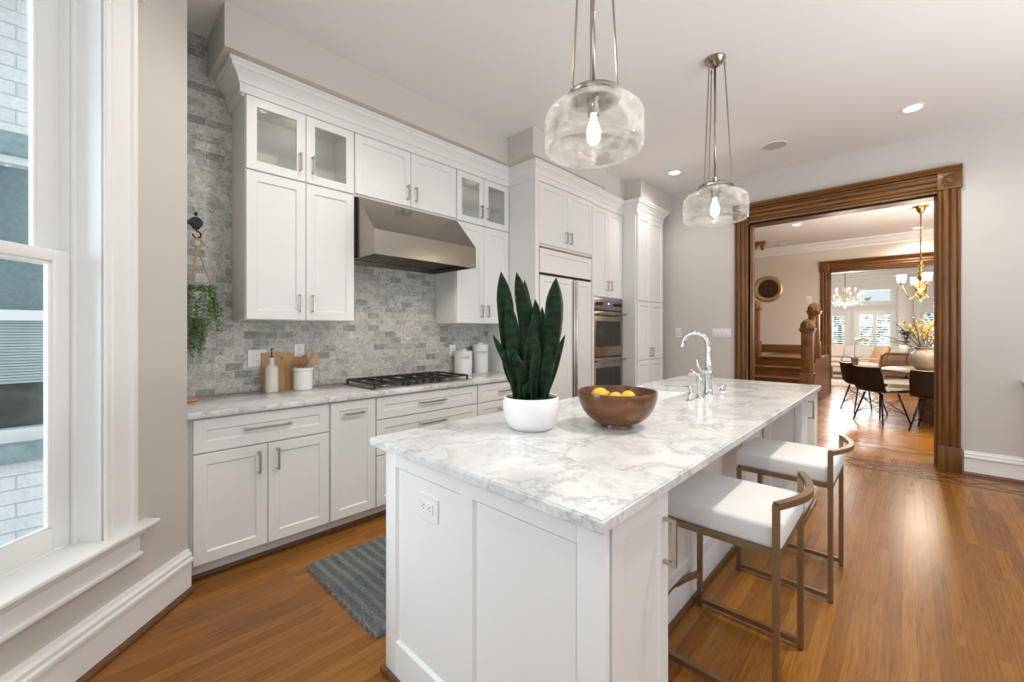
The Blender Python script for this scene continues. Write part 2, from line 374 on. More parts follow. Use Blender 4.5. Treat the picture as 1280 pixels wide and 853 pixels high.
M_rattan=wood('rattan_frame',(.30,.14,.05),(.48,.26,.11),'x',14,.45)
M_tablew=wood('pale_oak_table',(.42,.26,.13),(.58,.40,.23),'x',14,.45)
M_lrug=plain('cream_wool_rug',(.62,.52,.42),.95,vary=.08,scale=30,bump=.2,bscale=120)
M_terra=plain('brown_clay_pot',(.17,.10,.075),.7,vary=.1)
M_orchid=plain('blush_orchid_petal',(.72,.60,.50),.6,vary=.06)
M_green=plain('house_plant_green',(.035,.10,.045),.45,vary=.4,scale=30)
M_crystal=thin_glass('chandelier_crystal',(.98,.95,.90),.9,haze=.25)
M_warmwall=plain('warm_beige_wall_paint',(.68,.61,.52),.6,vary=.012,scale=2)
M_champ=plain('champagne_metal',(.72,.66,.58),.3,.6,vary=.05)
M_gold=plain('gold_rim',(.55,.42,.22),.38,.7,vary=.1)
M_wall2=plain('white_living_room_paint',(.80,.79,.78),.6,vary=.01,scale=2)
M_foliage=plain('outdoor_foliage',(.22,.36,.20),.8,vary=.4,scale=8)
M_blind=plain('grey_window_blind',(.42,.48,.47),.6,vary=.05)
M_dkwin=plain('dark_room_glass',(.05,.055,.05),.08,vary=.3,scale=6)
M_ink=plain('dark_grey_ink',(.12,.12,.12),.6,vary=.05)
def rugmat():
    m,nt,b=nodes('blue_grey_rag_rug'); mp=coords(nt,(1,1,1))
    n=inp(nt.nodes.new('ShaderNodeTexNoise'),Scale=62.,Detail=3.,Roughness=.75); nt.links.new(mp.outputs[0],n.inputs['Vector'])
    r=ramp(nt,[(.28,(.025,.035,.045)),(.40,(.11,.17,.20)),(.47,(.27,.36,.40)),(.52,(.14,.105,.075)),(.58,(.26,.225,.18)),(.66,(.24,.34,.39)),(.8,(.50,.50,.46))]); nt.links.new(n.outputs[0],r.inputs[0])
    w=nt.nodes.new('ShaderNodeTexWave'); w.wave_type='BANDS'; w.bands_direction='Y'; inp(w,Scale=5.42,Distortion=1.2,Detail=2.); nt.links.new(mp.outputs[0],w.inputs['Vector'])
    wr=ramp(nt,[(.3,(.62,.56,.50)),(.75,(.92,.96,.98))]); nt.links.new(w.outputs[0],wr.inputs[0])
    mx=nt.nodes.new('ShaderNodeMix'); mx.data_type='RGBA'; mx.blend_type='MULTIPLY'; mx.inputs['Factor'].default_value=1
    nt.links.new(r.outputs[0],mx.inputs['A']); nt.links.new(wr.outputs[0],mx.inputs['B']); nt.links.new(mx.outputs['Result'],b.inputs['Base Color'])
    b.inputs['Roughness'].default_value=.95; return m
M_rug=rugmat()

# ------------------------------------------------------------------ room shell
CE=3.25; YF=5.77; YF2=6.04; YD=11.2; YD2=11.45; YL=18.0
def poly(name,pts,z,mat,thick):
    m=MB(); m.prism(pts,z,z+thick,'z'); return struct(name,m,mat)
KIT=[(-.1,.30),(.57,.30),(2.54,-1.67),(7,-1.67),(7,YF2-.1),(-.1,YF2-.1)]
poly('floor',KIT,-.1,M_floor,.1)
poly('floor',[(-2.6,YF2-.1),(7,YF2-.1),(7,YD2-.1),(-2.6,YD2-.1)],-.1,M_floor2,.1)
poly('floor',[(-1,YD2-.1),(6.5,YD2-.1),(6.5,YL),(-1,YL)],-.1,M_floor2,.1)
poly('ceiling',KIT,CE,M_ceil,.12)
poly('ceiling',[(-2.6,YF2-.1),(7,YF2-.1),(7,YD2-.1),(-2.6,YD2-.1)],CE,M_ceil,.12)
poly('ceiling',[(-1,YD2-.1),(6.5,YD2-.1),(6.5,YL+.3),(-1,YL+.3)],CE,M_ceil,.12)
struct('wall_left',MB().box(-.1,0,.3,YF,0,CE),M_wall)
m=MB(); m.box(0,.012,.40,.737,.92,CE); m.box(0,.012,.737,1.442,.92,1.45); m.box(0,.012,1.442,2.408,.92,1.93); m.box(0,.012,2.408,3.1,.92,1.45)
struct('wall_backsplash',m,M_tile)
# soffits above the cabinets
m=MB(); m.box(.0,.46,.60,2.95,2.996,CE); struct('wall_soffit',m,M_wall)
m=MB(); m.box(0,.79,2.95,4.25,2.996,CE); struct('wall_soffit',m,M_wall)
m=MB(); m.box(0,.70,4.25,4.87,2.996,CE); struct('wall_soffit',m,M_wall)
m=MB(); m.box(0,.91,4.87,YF,2.996,CE); struct('wall_soffit',m,M_wall)
# far wall with the cased opening
OL,OR_,OT=1.89,3.53,2.67
m=MB(); m.box(-.1,OL,YF,YF2,0,CE); m.box(OR_,7,YF,YF2,0,CE); m.box(OL,OR_,YF,YF2,OT,CE); struct('wall_far',m,M_wall)
# bay wall with the window, running at 45 degrees from the corner (.64,.40)
q=math.sqrt(.5)
BM=Matrix(((q,q,0,.64),(-q,q,0,.40),(0,0,1,0),(0,0,0,1)))   # local x along the wall, local y into the room
def bay(mb): return mb.xf(BM)
WS0,WS1,WZ0,WZ1=.461,1.52,.47,2.785
m=MB(); m.box(0,WS0-.0125,-.16,0,0,CE); m.box(WS1+.0125,3.0,-.16,0,0,CE); m.box(WS0-.0125,WS1+.0125,-.16,0,0,WZ0); m.box(WS0-.0125,WS1+.0125,-.16,0,WZ1+.0125,CE); bay(m)
m.box(-.1,.64,.30,.40,0,CE)
struct('wall_window',m,M_wall)
# baseboards
BB=[(0,0),(.022,0),(.022,.150),(.034,.158),(.034,.172),(.026,.180),(.026,.196),(.014,.206),(.010,.22),(0,.22)]
SH=[(0,0),(.040,0),(.040,.010),(.034,.02),(.022,.026),(0,.026)]
def swp(prof,path): return MB().sweep(prof,path)
bp=[BM@Vector((2.9,0,0)),BM@Vector((0,0,0))]
bpath=[(p.x,p.y) for p in bp]
struct('baseboard_window',swp(BB,bpath),M_trim); struct('trim_1',swp([(o+.001,z+.001) for o,z in SH],bpath),M_shoe)
struct('baseboard_far',swp(BB,[(3.705,YF),(7,YF)]),M_trim); struct('trim_2',swp([(o+.001,z+.001) for o,z in SH],[(3.705,YF),(7,YF)]),M_shoe)
struct('baseboard_far',swp(BB,[(0,YF),(1.72,YF)]),M_trim)

# ---- the bay window
w1=thing('window_1',None,None); 
for k in ('label','category'): del w1[k]
w1['kind']='structure'
def wpart(n,mb,mat,parent=w1): return part(n,bay(mb),mat,parent)
m=MB(); m.box(WS0-.012,WS0,-.16,.012,WZ0,WZ1); m.box(WS1,WS1+.012,-.16,.012,WZ0,WZ1); m.box(WS0,WS1,-.16,.012,WZ1,WZ1+.012)
m.box(WS0,WS0+.018,-.16,-.110,WZ0,WZ1); m.box(WS1-.018,WS1,-.16,-.110,WZ0,WZ1); m.box(WS0,WS0+.012,-.108,-.095,WZ0,WZ1)
wpart('jamb',m,M_trim)
def casing_board(x0,x1,z0,z1,vert=True):
    m=MB(); n=[(0,.0),(0,.012),(.006,.020),(.014,.020),(.018,.014),(.10,.020),(.112,.026),(.130,.030),(.150,.030),(.155,.022),(.155,0)]
    return n
prof=[(0,0),(0,.010),(.006,.018),(.016,.018),(.020,.012),(.030,.012),(.036,.018),(.108,.021),(.114,.032),(.132,.034),(.140,.026),(.140,0)]
m=MB()
m.faces([(WS0-u,v,WZ0) for u,v in prof]+[(WS0-u,v,WZ1+.006) for u,v in prof],[tuple(range(12)),tuple(range(12,24))[::-1]]+[(i,(i+1)%12,12+(i+1)%12,12+i) for i in range(12)])
m.faces([(WS1+u,v,WZ0) for u,v in prof]+[(WS1+u,v,WZ1+.006) for u,v in prof],[tuple(range(12)),tuple(range(12,24))[::-1]]+[(i,(i+1)%12,12+(i+1)%12,12+i) for i in range(12)])
wpart('casing',m,M_trim)
m=MB(); m.box(WS0-.158,WS1+.158,0,.046,WZ1+.006,WZ1+.03,.006); m.box(WS0-.145,WS1+.145,0,.030,WZ1+.03,WZ1+.13,.003); m.box(WS0-.17,WS1+.17,0,.055,WZ1+.13,WZ1+.165,.006); wpart('head_casing',m,M_trim)
m=MB(); m.box(WS0-.215,WS1+.215,-.112,.066,.470,.490,.006,3); m.box(WS0-.165,WS1+.165,.0,.046,.448,.470,.006,3); wpart('stool',m,M_trim)
m=MB(); m.box(WS0-.155,WS1+.155,0,.024,.352,.449,.003); m.box(WS0-.16,WS1+.16,0,.036,.346,.372,.008,3); wpart('apron',m,M_trim)
def sash(n,y0,y1,z0,z1,st,br,tr):
    m=MB(); x0,x1=WS0+.014,WS1-.014
    m.box(x0,x0+st,y0,y1,z0,z1,.003); m.box(x1-st,x1,y0,y1,z0,z1,.003); m.box(x0+st,x1-st,y0+.001,y1-.001,z0,z0+br,.003); m.box(x0+st,x1-st,y0+.001,y1-.001,z1-tr,z1,.003)
    yc=(y0+y1)/2; e=.012
    m.box(x0+st,x0+st+e,yc-.006,y1-.008,z0+br,z1-tr); m.box(x1-st-e,x1-st,yc-.006,y1-.008,z0+br,z1-tr); m.box(x0+st,x1-st,yc-.006,y1-.008,z0+br,z0+br+e); m.box(x0+st,x1-st,yc-.006,y1-.008,z1-tr-e,z1-tr)
    s=wpart(n,m,M_trim)
    g=MB(); g.box(x0+st,x1-st,yc-.009,yc-.004,z0+br,z1-tr); part('glass_pane',bay(g),M_glass,s)
sash('lower_sash',-.145,-.108,.492,1.655,.062,.085,.045)
sash('upper_sash',-.185,-.149,1.60,WZ1-.01,.075,.045,.06)

# ---- the neighbouring house seen through the bay window
m=MB(); m.box(-1.75,-1.5,-6,-1.35,-1,5.5); m.box(-1.75,-1.5,.15,4,-1,5.5); m.box(-1.75,-1.5,-1.35,.15,2.82,5.5); m.box(-1.75,-1.5,-1.35,.15,-1,.36)
nb=thing('neighbour_house','white painted brick house wall standing across the gap outside the window','building',(-1.6,0,-1))
part('brick_wall',m,M_ext,nb)
part('lintel',MB().box(-1.72,-1.485,-1.5,.3,2.655,2.82,.01),M_lintel,nb); part('sill',MB().box(-1.72,-1.42,-1.5,.3,.365,.50,.012),M_lintel,nb)
wf=MB(); wf.box(-1.70,-1.55,-1.35,.15,2.60,2.655); wf.box(-1.70,-1.55,-1.35,.15,.50,.60); wf.box(-1.70,-1.56,-1.35,.15,1.42,1.50); wf.box(-1.70,-1.55,-1.35,-1.27,.5,2.65); wf.box(-1.70,-1.55,.07,.15,.5,2.65)
wfo=part('window_frame',wf,M_trim,nb)
part('glass_pane',MB().box(-1.66,-1.655,-1.27,.07,.6,1.42),M_dkwin,wfo); part('glass_pane',MB().box(-1.67,-1.665,-1.27,.07,1.5,2.6),plain('grey_screen',(.17,.24,.25),.5,vary=.15,scale=30),wfo)
m=MB()
for i in range(22): m.box(-1.652,-1.64,-1.27,.07,1.40-i*.022,1.418-i*.022)
part('blind',m,M_blind,wfo)

# ---- cased oak opening to the dining room
d1=thing('door_1',None,None)
for k in ('label','category'): del d1[k]
d1['kind']='structure'
FL=[(0,0),(0,.018),(.012,.030),(.024,.030),(.030,.022),(.042,.034),(.058,.038),(.072,.034),(.082,.022),(.092,.034),(.108,.038),(.122,.034),(.132,.022),(.138,.028),(.150,.028),(.155,.020),(.155,0)]
def fluted(x,dirx,y,z0,z1,diry=-1):
    m=MB(); n=len(FL)
    m.faces([(x+dirx*u,y+diry*v,z0) for u,v in FL]+[(x+dirx*u,y+diry*v,z1) for u,v in FL],[tuple(range(n)),tuple(range(n,2*n))[::-1]]+[(i,(i+1)%n,n+(i+1)%n,n+i) for i in range(n)])
    return m
def fluted_h(x0,x1,y,z0,diry=-1,k=1.0):
    m=MB(); n=len(FL)
    m.faces([(x0,y+diry*v,z0+u*k) for u,v in FL]+[(x1,y+diry*v,z0+u*k) for u,v in FL],[tuple(range(n)),tuple(range(n,2*n))[::-1]]+[(i,(i+1)%n,n+(i+1)%n,n+i) for i in range(n)])
    return m
def cased(parent,xl,xr,zt,y,yb,inset=.0):
    for x,dx in ((xl,-1),(xr,1)):
        part('casing',fluted(x,dx,y,.235,zt+.02),M_oak['z'],parent)
        a,b=sorted((x+dx*.0,x+dx*.162)); part('plinth_block',MB().box(a,b,y-.048,y,0,.24,.004),M_oak['z'],parent)
        a,b=sorted((x-dx*.004,x+dx*.165)); m=MB().box(a,b,y-.045,y,zt+.02,zt+.185,.003)
        cb=part('corner_block',m,M_oak['z'],parent)
        cx=(a+b)/2; part('rosette',MB().lathe((cx,y-.045,zt+.10),[(.055,0),(.055,-.006),(.046,-.012),(.040,-.006),(.032,-.006),(.026,-.016),(.012,-.022),(.0,-.023)],24,'y'),M_oak['z'],cb)
    part('head_casing',fluted_h(xl,xr,y,zt+.022,k=1.04),M_oak['x'],parent)
    cap=[(0,zt+.185),(.050,zt+.185),(.056,zt+.196),(.066,zt+.205),(.078,zt+.222),(.080,zt+.235),(0,zt+.235)]
    part('head_cap',MB().sweep(cap,[(xl-.165,y+.0),(xl-.165,y-.001),(xr+.165,y-.001),(xr+.165,y)][1:3]),M_oak['x'],parent)
    m=MB(); m.box(xl-.012,xl,y-.018,yb+.018,0,zt,.002); m.box(xl,xl+.012,y+.05,yb-.06,0,zt); m.box(xl,xl+.02,y+.10,y+.13,0,zt)
    m.box(xr,xr+.012,y-.018,yb+.018,0,zt,.002); m.box(xr-.012,xr,y+.05,yb-.06,0,zt); m.box(xr-.02,xr,y+.10,y+.13,0,zt)
    part('jamb',m,M_oak['z'],parent)
    m=MB(); m.box(xl,xr,y-.018,yb+.018,zt,zt+.012,.002); m.box(xl,xr,y+.05,yb-.06,zt-.012,zt); part('head_jamb',m,M_oak['x'],parent)
cased(d1,OL,OR_,OT,YF,YF2)
# inlaid border across the floor before the opening
def inlay(y,h,x0,x1,mat,name): struct(name,MB().box(x0,x1,y-h/2,y+h/2,-.002,.0012),mat)
m=MB(); m.box(1.9,6.9,5.33,5.355,-.002,.002); m.box(1.9,6.9,5.655,5.68,-.002,.002)
for i in range(20):
    xa=1.95+i*.25
    for sgn in (1,-1):
        y0,y1=(5.40,5.62) if sgn>0 else (5.62,5.40)
        m.prism([(xa-.019,y0),(xa+.019,y0),(xa+.25+.019,y1),(xa+.25-.019,y1)],-.002,.0022 if sgn>0 else .0018,'z')
struct('trim_3',m,M_dark)
m=MB(); 
for yy in (6.30,6.36,6.58): m.box(.9,6.9,yy,yy+.018,-.002,.0012)
for xx in (2.55,): m.box(xx,xx+.016,6.6,11.1,-.002,.0012)
struct('trim_4',m,M_dark)

# ------------------------------------------------------------------ cabinet helpers
def fx(face,s=1):   return lambda u,v,w:(face+s*w,u,v)          # faces +X (s=1)
def fy(face):       return lambda u,v,w:(u,face-w,v)            # faces -Y
def shaker(mp,u0,u1,v0,v1,t=.020,st=.058,rc=.009,lip=.007,glass=False,b=.0018,tail=0):
    m=MB()
    def rect(i,w,du=0): return [mp(u0+i,v0+i,w),mp(u1-i,v0+i,w),mp(u1-i,v1-i,w),mp(u0+i,v1-i,w)]
    rings=[rect(0,0),rect(0,t-b),rect(b,t),rect(st,t),rect(st+lip if not glass else st,t-rc if not glass else 0)]
    vs=sum(rings,[]); fs=[]
    for k in range(4):
        for i in range(4):
            j=(i+1)%4; fs.append((4*k+i,4*k+j,4*k+4+j,4*k+4+i))
    if glass:
        for i in range(4): j=(i+1)%4; fs.append((16+i,16+j,j,i))
    else: fs.append((16,17,18,19)); fs.append((3,2,1,0))
    return m.faces(vs,fs)
def handle(mp,u,v,L,w0,vertical,parent,mat=None,so=.032,th=.0055,label=None):
    m=MB()
    def bx(ua,ub,va,vb,wa,wb):
        P=[mp(a,b_,c) for a in (ua,ub) for b_ in (va,vb) for c in (wa,wb)]
        m.faces(P,[(0,1,3,2),(4,6,7,5),(0,4,5,1),(2,3,7,6),(0,2,6,4),(1,5,7,3)])
    h=L/2
    if vertical:
        bx(u-th,u+th,v-h,v+h,w0+so-th,w0+so+th)
        for s in (-1,1): bx(u-th,u+th,v+s*(h-th)-th,v+s*(h-th)+th,w0,w0+so-th)
    else:
        bx(u-h,u+h,v-th,v+th,w0+so-th,w0+so+th)
        for s in (-1,1): bx(u+s*(h-th)-th,u+s*(h-th)+th,v-th,v+th,w0,w0+so-th)
    return part('handle',m,mat or M_nick,parent,label)
def door(mp,u0,u1,v0,v1,parent,h=None,glass=False,name='door',st=.058,L=.118):
    d=part(name,shaker(mp,u0,u1,v0,v1,glass=glass,st=st),M_cab,parent)
    if glass:
        m=MB(); P=[mp(a,b,c) for a in (u0+st,u1-st) for b in (v0+st,v1-st) for c in (.006,.010)]
        m.faces(P,[(0,1,3,2),(4,6,7,5),(0,4,5,1),(2,3,7,6),(0,2,6,4),(1,5,7,3)]); part('glass_pane',m,M_cglass,d)
    if h: handle(mp,h[0],h[1],L if len(h)<4 else h[3],.020,h[2]=='v',d)
    return d
G=.0018
# ------------------------------------------------------------------ base run
XD=.590                       # carcass front, doors add .020
TK=.09
def base_body(name,label,y0,y1,top=.879):
    t=thing(name,label,'cabinet',(.30,(y0+y1)/2,0))
    part('carcass',MB().box(.012,XD-.001,y0,y1,TK,top),M_cab,t)
    part('toe_kick',MB().box(.012,XD-.045,y0,y1,.026,TK),M_toe,t)
    return t
mp=fx(XD)
t=base_body('base_cabinet','white base cabinet with one wide drawer over two doors, beside the window corner',.42,1.142)
d=part('drawer_front',shaker(mp,.428+G,1.138,.690,.868),M_cab,t); handle(mp,.783,.785,.24,.020,False,d)
door(mp,.428+G,.781,.098,.682,t,(.734,.585,'v',.125)); door(mp,.785,1.138,.098,.682,t,(.832,.585,'v',.125))
part('filler_strip',MB().box(.30,XD-.01,.40,.4195,.026,.879),M_cab,t)
t=base_body('pullout_cabinet','narrow white base cabinet with one tall pull-out front and a high bar handle',1.143,1.467)
door(mp,1.149,1.463,.098,.868,t,(1.306,.787,'h',.125))
t=base_body('drawer_cabinet','wide white three-drawer base cabinet under the gas cooktop',1.468,2.424)
for a,b in ((.712,.868),(.458,.704),(.098,.450)):
    d=part('drawer_front',shaker(mp,1.472,2.418,a,b),M_cab,t); handle(mp,1.945,b-.078 if b>.8 else b-.075,.24,.020,False,d)
t=base_body('drawer_cabinet','white three-drawer base cabinet between the cooktop drawers and the refrigerator',2.425,3.098)
for a,b in ((.712,.868),(.458,.704),(.098,.450)):
    d=part('drawer_front',shaker(mp,2.430,3.090,a,b),M_cab,t); handle(mp,2.76,b-.078,.18,.020,False,d)
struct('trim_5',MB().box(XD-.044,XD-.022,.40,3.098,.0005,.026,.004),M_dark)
o=part('countertop',MB().box(.013,.640,.401,3.099,.880,.914,.004,2),M_marble); tag(o,'long white marble countertop along the tiled wall beneath the upper cabinets','countertop')
# ------------------------------------------------------------------ upper cabinets
XU=.317; mu=fx(XU)
def open_box(x0,x1,y0,y1,z0,z1,t=.018):
    m=MB(); m.box(x0,x1,y0,y0+t,z0,z1); m.box(x0,x1,y1-t,y1,z0,z1); m.box(x0,x1,y0+t,y1-t,z0,z0+t); m.box(x0,x1,y0+t,y1-t,z1-t,z1); m.box(x0,x0+t*.5,y0+t,y1-t,z0+t,z1-t); return m
def wall_cab(label,y0,y1,ys,zb):
    t=thing('wall_cabinet',label,'cabinet',(.15,(y0+y1)/2,zb))
    m=open_box(.013,XU-.001,y0,y1,2.360,2.845); m.box(.013,XU-.001,y0,y1,zb,2.359); part('carcass',m,M_cab,t)
    for (a,b,h) in ((y0+.004,ys-G,ys-.040),(ys+G,y1-.003,ys+.042)):
        door(mu,a,b,zb+.004,2.352,t,(h,zb+.118,'v'))
        door(mu,a,b,2.362,2.822,t,(h,2.485,'v'),glass=True)
    s=MB().box(.03,XU-.03,y0+.02,y1-.02,2.588,2.594); part('glass_shelf',s,M_sglass,t)
    return t
wall_cab('tall white upper cabinet with two glass-fronted doors on top, left of the range hood',.736,1.440,1.095,1.412)
wall_cab('white upper cabinet with two small glass doors on top, between hood and refrigerator',2.410,3.096,2.748,1.412)
for y_ in (1.09,2.75): lamp('cabinet_fill','POINT',(.17,y_,2.80),.22,WARM2,shadow_soft_size=.1)  # added fill lights to brighten the interiors behind the glass doors
t=thing('wall_cabinet','short white two-door upper cabinet directly above the stainless hood','cabinet',(.15,1.92,2.35))
part('carcass',MB().box(.013,XU-.001,1.4415,2.4085,2.352,2.845),M_cab,t)
door(mu,1.446,1.926,2.372,2.822,t,(1.891,2.478,'v')); door(mu,1.930,2.404,2.372,2.822,t,(1.968,2.478,'v'))
# ------------------------------------------------------------------ refrigerator column
XFR=.672; mf=fx(XFR)
t=thing('tall_cabinet','tall white surround cabinet with two doors above the built-in refrigerator','cabinet',(.35,3.63,0))
m=MB(); m.box(.013,.692,3.1,3.155,.0,2.845); m.box(.013,.692,4.108,4.150,0,2.845); m.box(.013,XFR-.001,3.155,4.108,2.190,2.845); part('carcass',m,M_cab,t)
door(mf,3.160,3.628,2.212,2.822,t,(3.592,2.325,'v')); door(mf,3.632,4.104,2.212,2.822,t,(3.672,2.325,'v'))
t=thing('refrigerator','built-in refrigerator with white panelled doors and long stainless handles','refrigerator',(.35,3.63,0))
part('body',MB().box(.02,XFR-.03,3.158,4.105,.08,2.188),M_steelv,t); part('toe_grille',MB().box(.05,XFR-.09,3.16,4.10,.0,.08),M_black,t)
m=MB(); m.box(XFR-.03,XFR+.004,3.158,3.170,.09,2.185); m.box(XFR-.03,XFR+.004,4.094,4.105,.09,2.185); m.box(XFR-.03,XFR+.010,3.158,4.105,2.172,2.187); part('steel_trim',m,M_steelv,t)
part('grille_panel',shaker(mf,3.174,4.092,1.925,2.166,st=.05),M_cab,t)
part('gap',MB().box(XFR-.03,XFR-.004,3.17,4.094,1.900,1.922),M_black,t)
door(mf,3.174,3.722,.10,1.898,t); door(mf,3.800,4.092,.10,1.898,t)
for y in (3.742,3.780):
    part('door_handle',MB().tube([(XFR+.032,y,.13),(XFR+.032,y,1.885)],.013,12),M_steelv,t,'long stainless bar handle')
part('handle_mount',MB().box(XFR-.02,XFR+.012,3.724,3.798,.10,1.898),M_steelv,t)
# ------------------------------------------------------------------ oven tower
XO=.640; mo=fx(XO)
t=thing('oven_cabinet','tall white cabinet with two upper doors housing the double wall oven','cabinet',(.33,4.52,0))
m=MB(); m.box(.013,XO-.001,4.152,4.869,1.745,2.845); m.box(.013,XO,4.152,4.19,.0,1.745); m.box(.013,XO,4.845,4.869,0,1.745); m.box(.013,XO-.001,4.19,4.845,.0,.38); part('carcass',m,M_cab,t)
door(mo,4.160,4.510,1.752,2.822,t,(4.470,1.89,'v')); door(mo,4.514,4.864,1.752,2.822,t,(4.556,1.89,'v'))
door(mo,4.160,4.864,.10,.372,t,(4.51,.29,'h',.24),name='drawer_front')
t=thing('double_oven','built-in stainless double wall oven with two dark glass doors','oven',(.33,4.52,.38))
part('body',MB().box(.05,XO+.002,4.191,4.844,.382,1.744),M_steel,t)
cp=part('control_panel',MB().box(XO+.002,XO+.022,4.192,4.862,1.592,1.743,.003),M_steel,t)
part('display',MB().box(XO+.022,XO+.024,4.44,4.60,1.648,1.698),M_disp,cp)
part('display_light',MB().box(XO+.024,XO+.0245,4.505,4.535,1.664,1.682),emission('display_glow',(.7,.8,1),1.2),cp)
for y in (4.26,4.335,4.70,4.79): part('knob',MB().lathe((XO+.022,y,1.665),[(.024,0),(.024,.004),(.018,.006),(.016,.030),(.0,.031)],20,'x'),M_iron if y>4.6 else M_steel_dk,cp)
part('gap',MB().box(XO+.002,XO+.010,4.195,4.86,1.578,1.592),M_black,t)
for z0,z1 in ((1.035,1.577),(.392,1.016)):
    d=part('door',MB().box(XO+.002,XO+.026,4.192,4.862,z0,z1,.003),M_steel,t)
    part('window',MB().box(XO+.026,XO+.028,4.235,4.800,z0+(.115 if z0>1 else .10),z1-.118),M_ovglass,d)
    m=MB().tube([(XO+.075,4.20,z1-.030),(XO+.075,4.855,z1-.030)],.010,12)
    for y in (4.25,4.805): m.tube([(XO+.026,y,z1-.030),(XO+.075,y,z1-.030)],.008,10)
    part('handle',m,M_steel,d)
part('gap',MB().box(XO+.002,XO+.012,4.195,4.86,1.016,1.035),M_black,t)
# ------------------------------------------------------------------ pantry
XP=.836; mq=fx(XP)
t=thing('pantry_cabinet','tall white pantry cabinet with three tiers of paired doors beside the far wall','cabinet',(.42,5.26,0))
part('carcass',MB().box(.013,XP-.001,4.870,5.645,.0,2.845),M_cab,t)
for a,b,hz in ((1.730,2.822,None),(.970,1.722,1.065),(.10,.962,None)):
    door(mq,4.898,5.253,a,b,t,(5.222,hz,'v') if hz else None); door(mq,5.257,5.638,a,b,t,(5.290,hz,'v') if hz else None)
# crown and frieze along the whole run
CR=[(0,2.824),(.0015,2.824),(.0015,2.880),(.010,2.886),(.012,2.898),(.016,2.908),(.026,2.925),(.042,2.945),(.054,2.955),(.056,2.970),(.066,2.978),(.068,2.9945),(0,2.9945)]
CR2=[(o-.02 if o<.001 else o,z) for o,z in CR]
struct('trim_6',MB().sweep([(o if o>0 else -.0,z) for o,z in CR],[(0.014,.706),(.337,.706),(.337,3.095),(.692,3.095),(.692,4.153),(.661,4.153),(.661,4.872),(.857,4.872),(.857,5.648),(.014,5.648)]),M_cab)
m=MB(); m.sweep([(0,2.812),(.016,2.812),(.020,2.818),(.016,2.826),(0,2.826)],[(.014,.7365),(.316,.7365)]); m.box(.013,.330,.7061,.7365,2.824,2.99)
struct('trim_7',m,M_cab)
# ------------------------------------------------------------------ range hood
t=thing('range_hood','wide brushed stainless range hood with sloping front over the cooktop','hood',(.30,1.93,1.885))
y0,y1=1.4575,2.4065
m=MB()
sec=[(.014,1.887),(.605,1.887),(.605,2.062),(.345,2.347),(.014,2.347)]
vs=[(x,y0,z) for x,z in sec]+[(x,y1,z) for x,z in sec]
fs=[(0,1,2,3,4),(9,8,7,6,5),(1,6,7,2),(2,7,8,3),(3,8,9,4),(4,9,5,0)]
k=len(vs); vs+=[(.03,y0+.02,1.887),(.585,y0+.02,1.887),(.585,y1-.02,1.887),(.03,y1-.02,1.887),(.03,y0+.02,1.95),(.585,y0+.02,1.95),(.585,y1-.02,1.95),(.03,y1-.02,1.95)]
fs+=[(0,k,k+1,1),(1,k+1,k+2,6),(6,k+2,k+3,5),(5,k+3,k,0)]+[(k+i,k+4+i,k+4+(i+1)%4,k+(i+1)%4) for i in range(4)]+[(k+4,k+7,k+6,k+5)]
m.faces(vs,fs); part('shell',m,M_steel,t)
m=MB(); 
for i in range(16): m.box(.04,.50,y0+.03+i*.0555,y0+.03+i*.0555+.045,1.925,1.945)
part('filter',m,M_steel_dk,t)
for y in (1.72,2.14): part('hood_lamp',MB().lathe((.545,y,1.93),[(.032,0),(.032,.012),(0,.012)],20),emission('hood_lamp_glow',(1,.9,.75),1.0),t)
for y in (1.72,2.14): lamp('hood_light','SPOT',(.45,y,1.925),7,WARM,spot_size=R(120),spot_blend=.6,shadow_soft_size=.03)
part('gap_shade',MB().box(.02,.326,1.442,1.4565,1.90,2.345),M_black,t,'dark shadow gap strip')  # black box modelled as the shade in the gap beside the hood
bd=part('badge',MB().box(.605,.607,2.345,2.392,1.906,1.914),M_nick,t)
# ------------------------------------------------------------------ cooktop
t=thing('cooktop','stainless gas cooktop with black cast iron grates set in the marble counter','cooktop',(.32,1.93,.914))
cx0,cx1,cy0,cy1=.075,.565,1.47,2.395
m=MB().box(cx0,cx1,cy0,cy1,.9145,.924,.004); m.box(cx0+.03,cx1-.03,cy0+.03,cy1-.03,.924,.9255); part('tray',m,M_steel,t)
for i in range(3):
    a=cy0+.025+i*.293; b=a+.286; m=MB(); z0,z1=.948,.960; xa,xb=cx0+.03,cx1-(.03 if i!=1 else .12)
    for (p,q_) in (((xa,a),(xb,a)),((xa,b),(xb,b)),((xa,a),(xa,b)),((xb,a),(xb,b)),((xa,(a+b)/2),(xb,(a+b)/2))): m.tube([(p[0],p[1],(z0+z1)/2),(q_[0],q_[1],(z0+z1)/2)],.0065,square=True)
    for k in (.25,.75):
        x=xa+(xb-xa)*k; m.tube([(x,a,.954),(x,a+.10,.956)],.0045,square=True); m.tube([(x,b,.954),(x,b-.10,.956)],.0045,square=True)
    for p in ((xa,a),(xb,a),(xa,b),(xb,b)): m.tube([(p[0],p[1],.925),(p[0],p[1],.954)],.007,square=True)
    part('grate',m,M_iron,t)
for x,y in ((.19,1.64),(.42,1.64),(.27,1.935),(.19,2.23),(.42,2.23)):
    b=part('burner',MB().lathe((x,y,.9255),[(.050,0),(.048,.006),(.036,.008),(.036,.014),(0,.014)],24),M_steel,t)
    part('burner_cap',MB().lathe((x,y,.9395),[(.030,0),(.030,.006),(.0,.008)],24),M_iron,b)
for k in range(5): part('knob',MB().lathe((.515,1.80+k*.068,.9255),[(.021,0),(.021,.004),(.016,.006),(.015,.028),(0,.029)],18),M_iron,t)

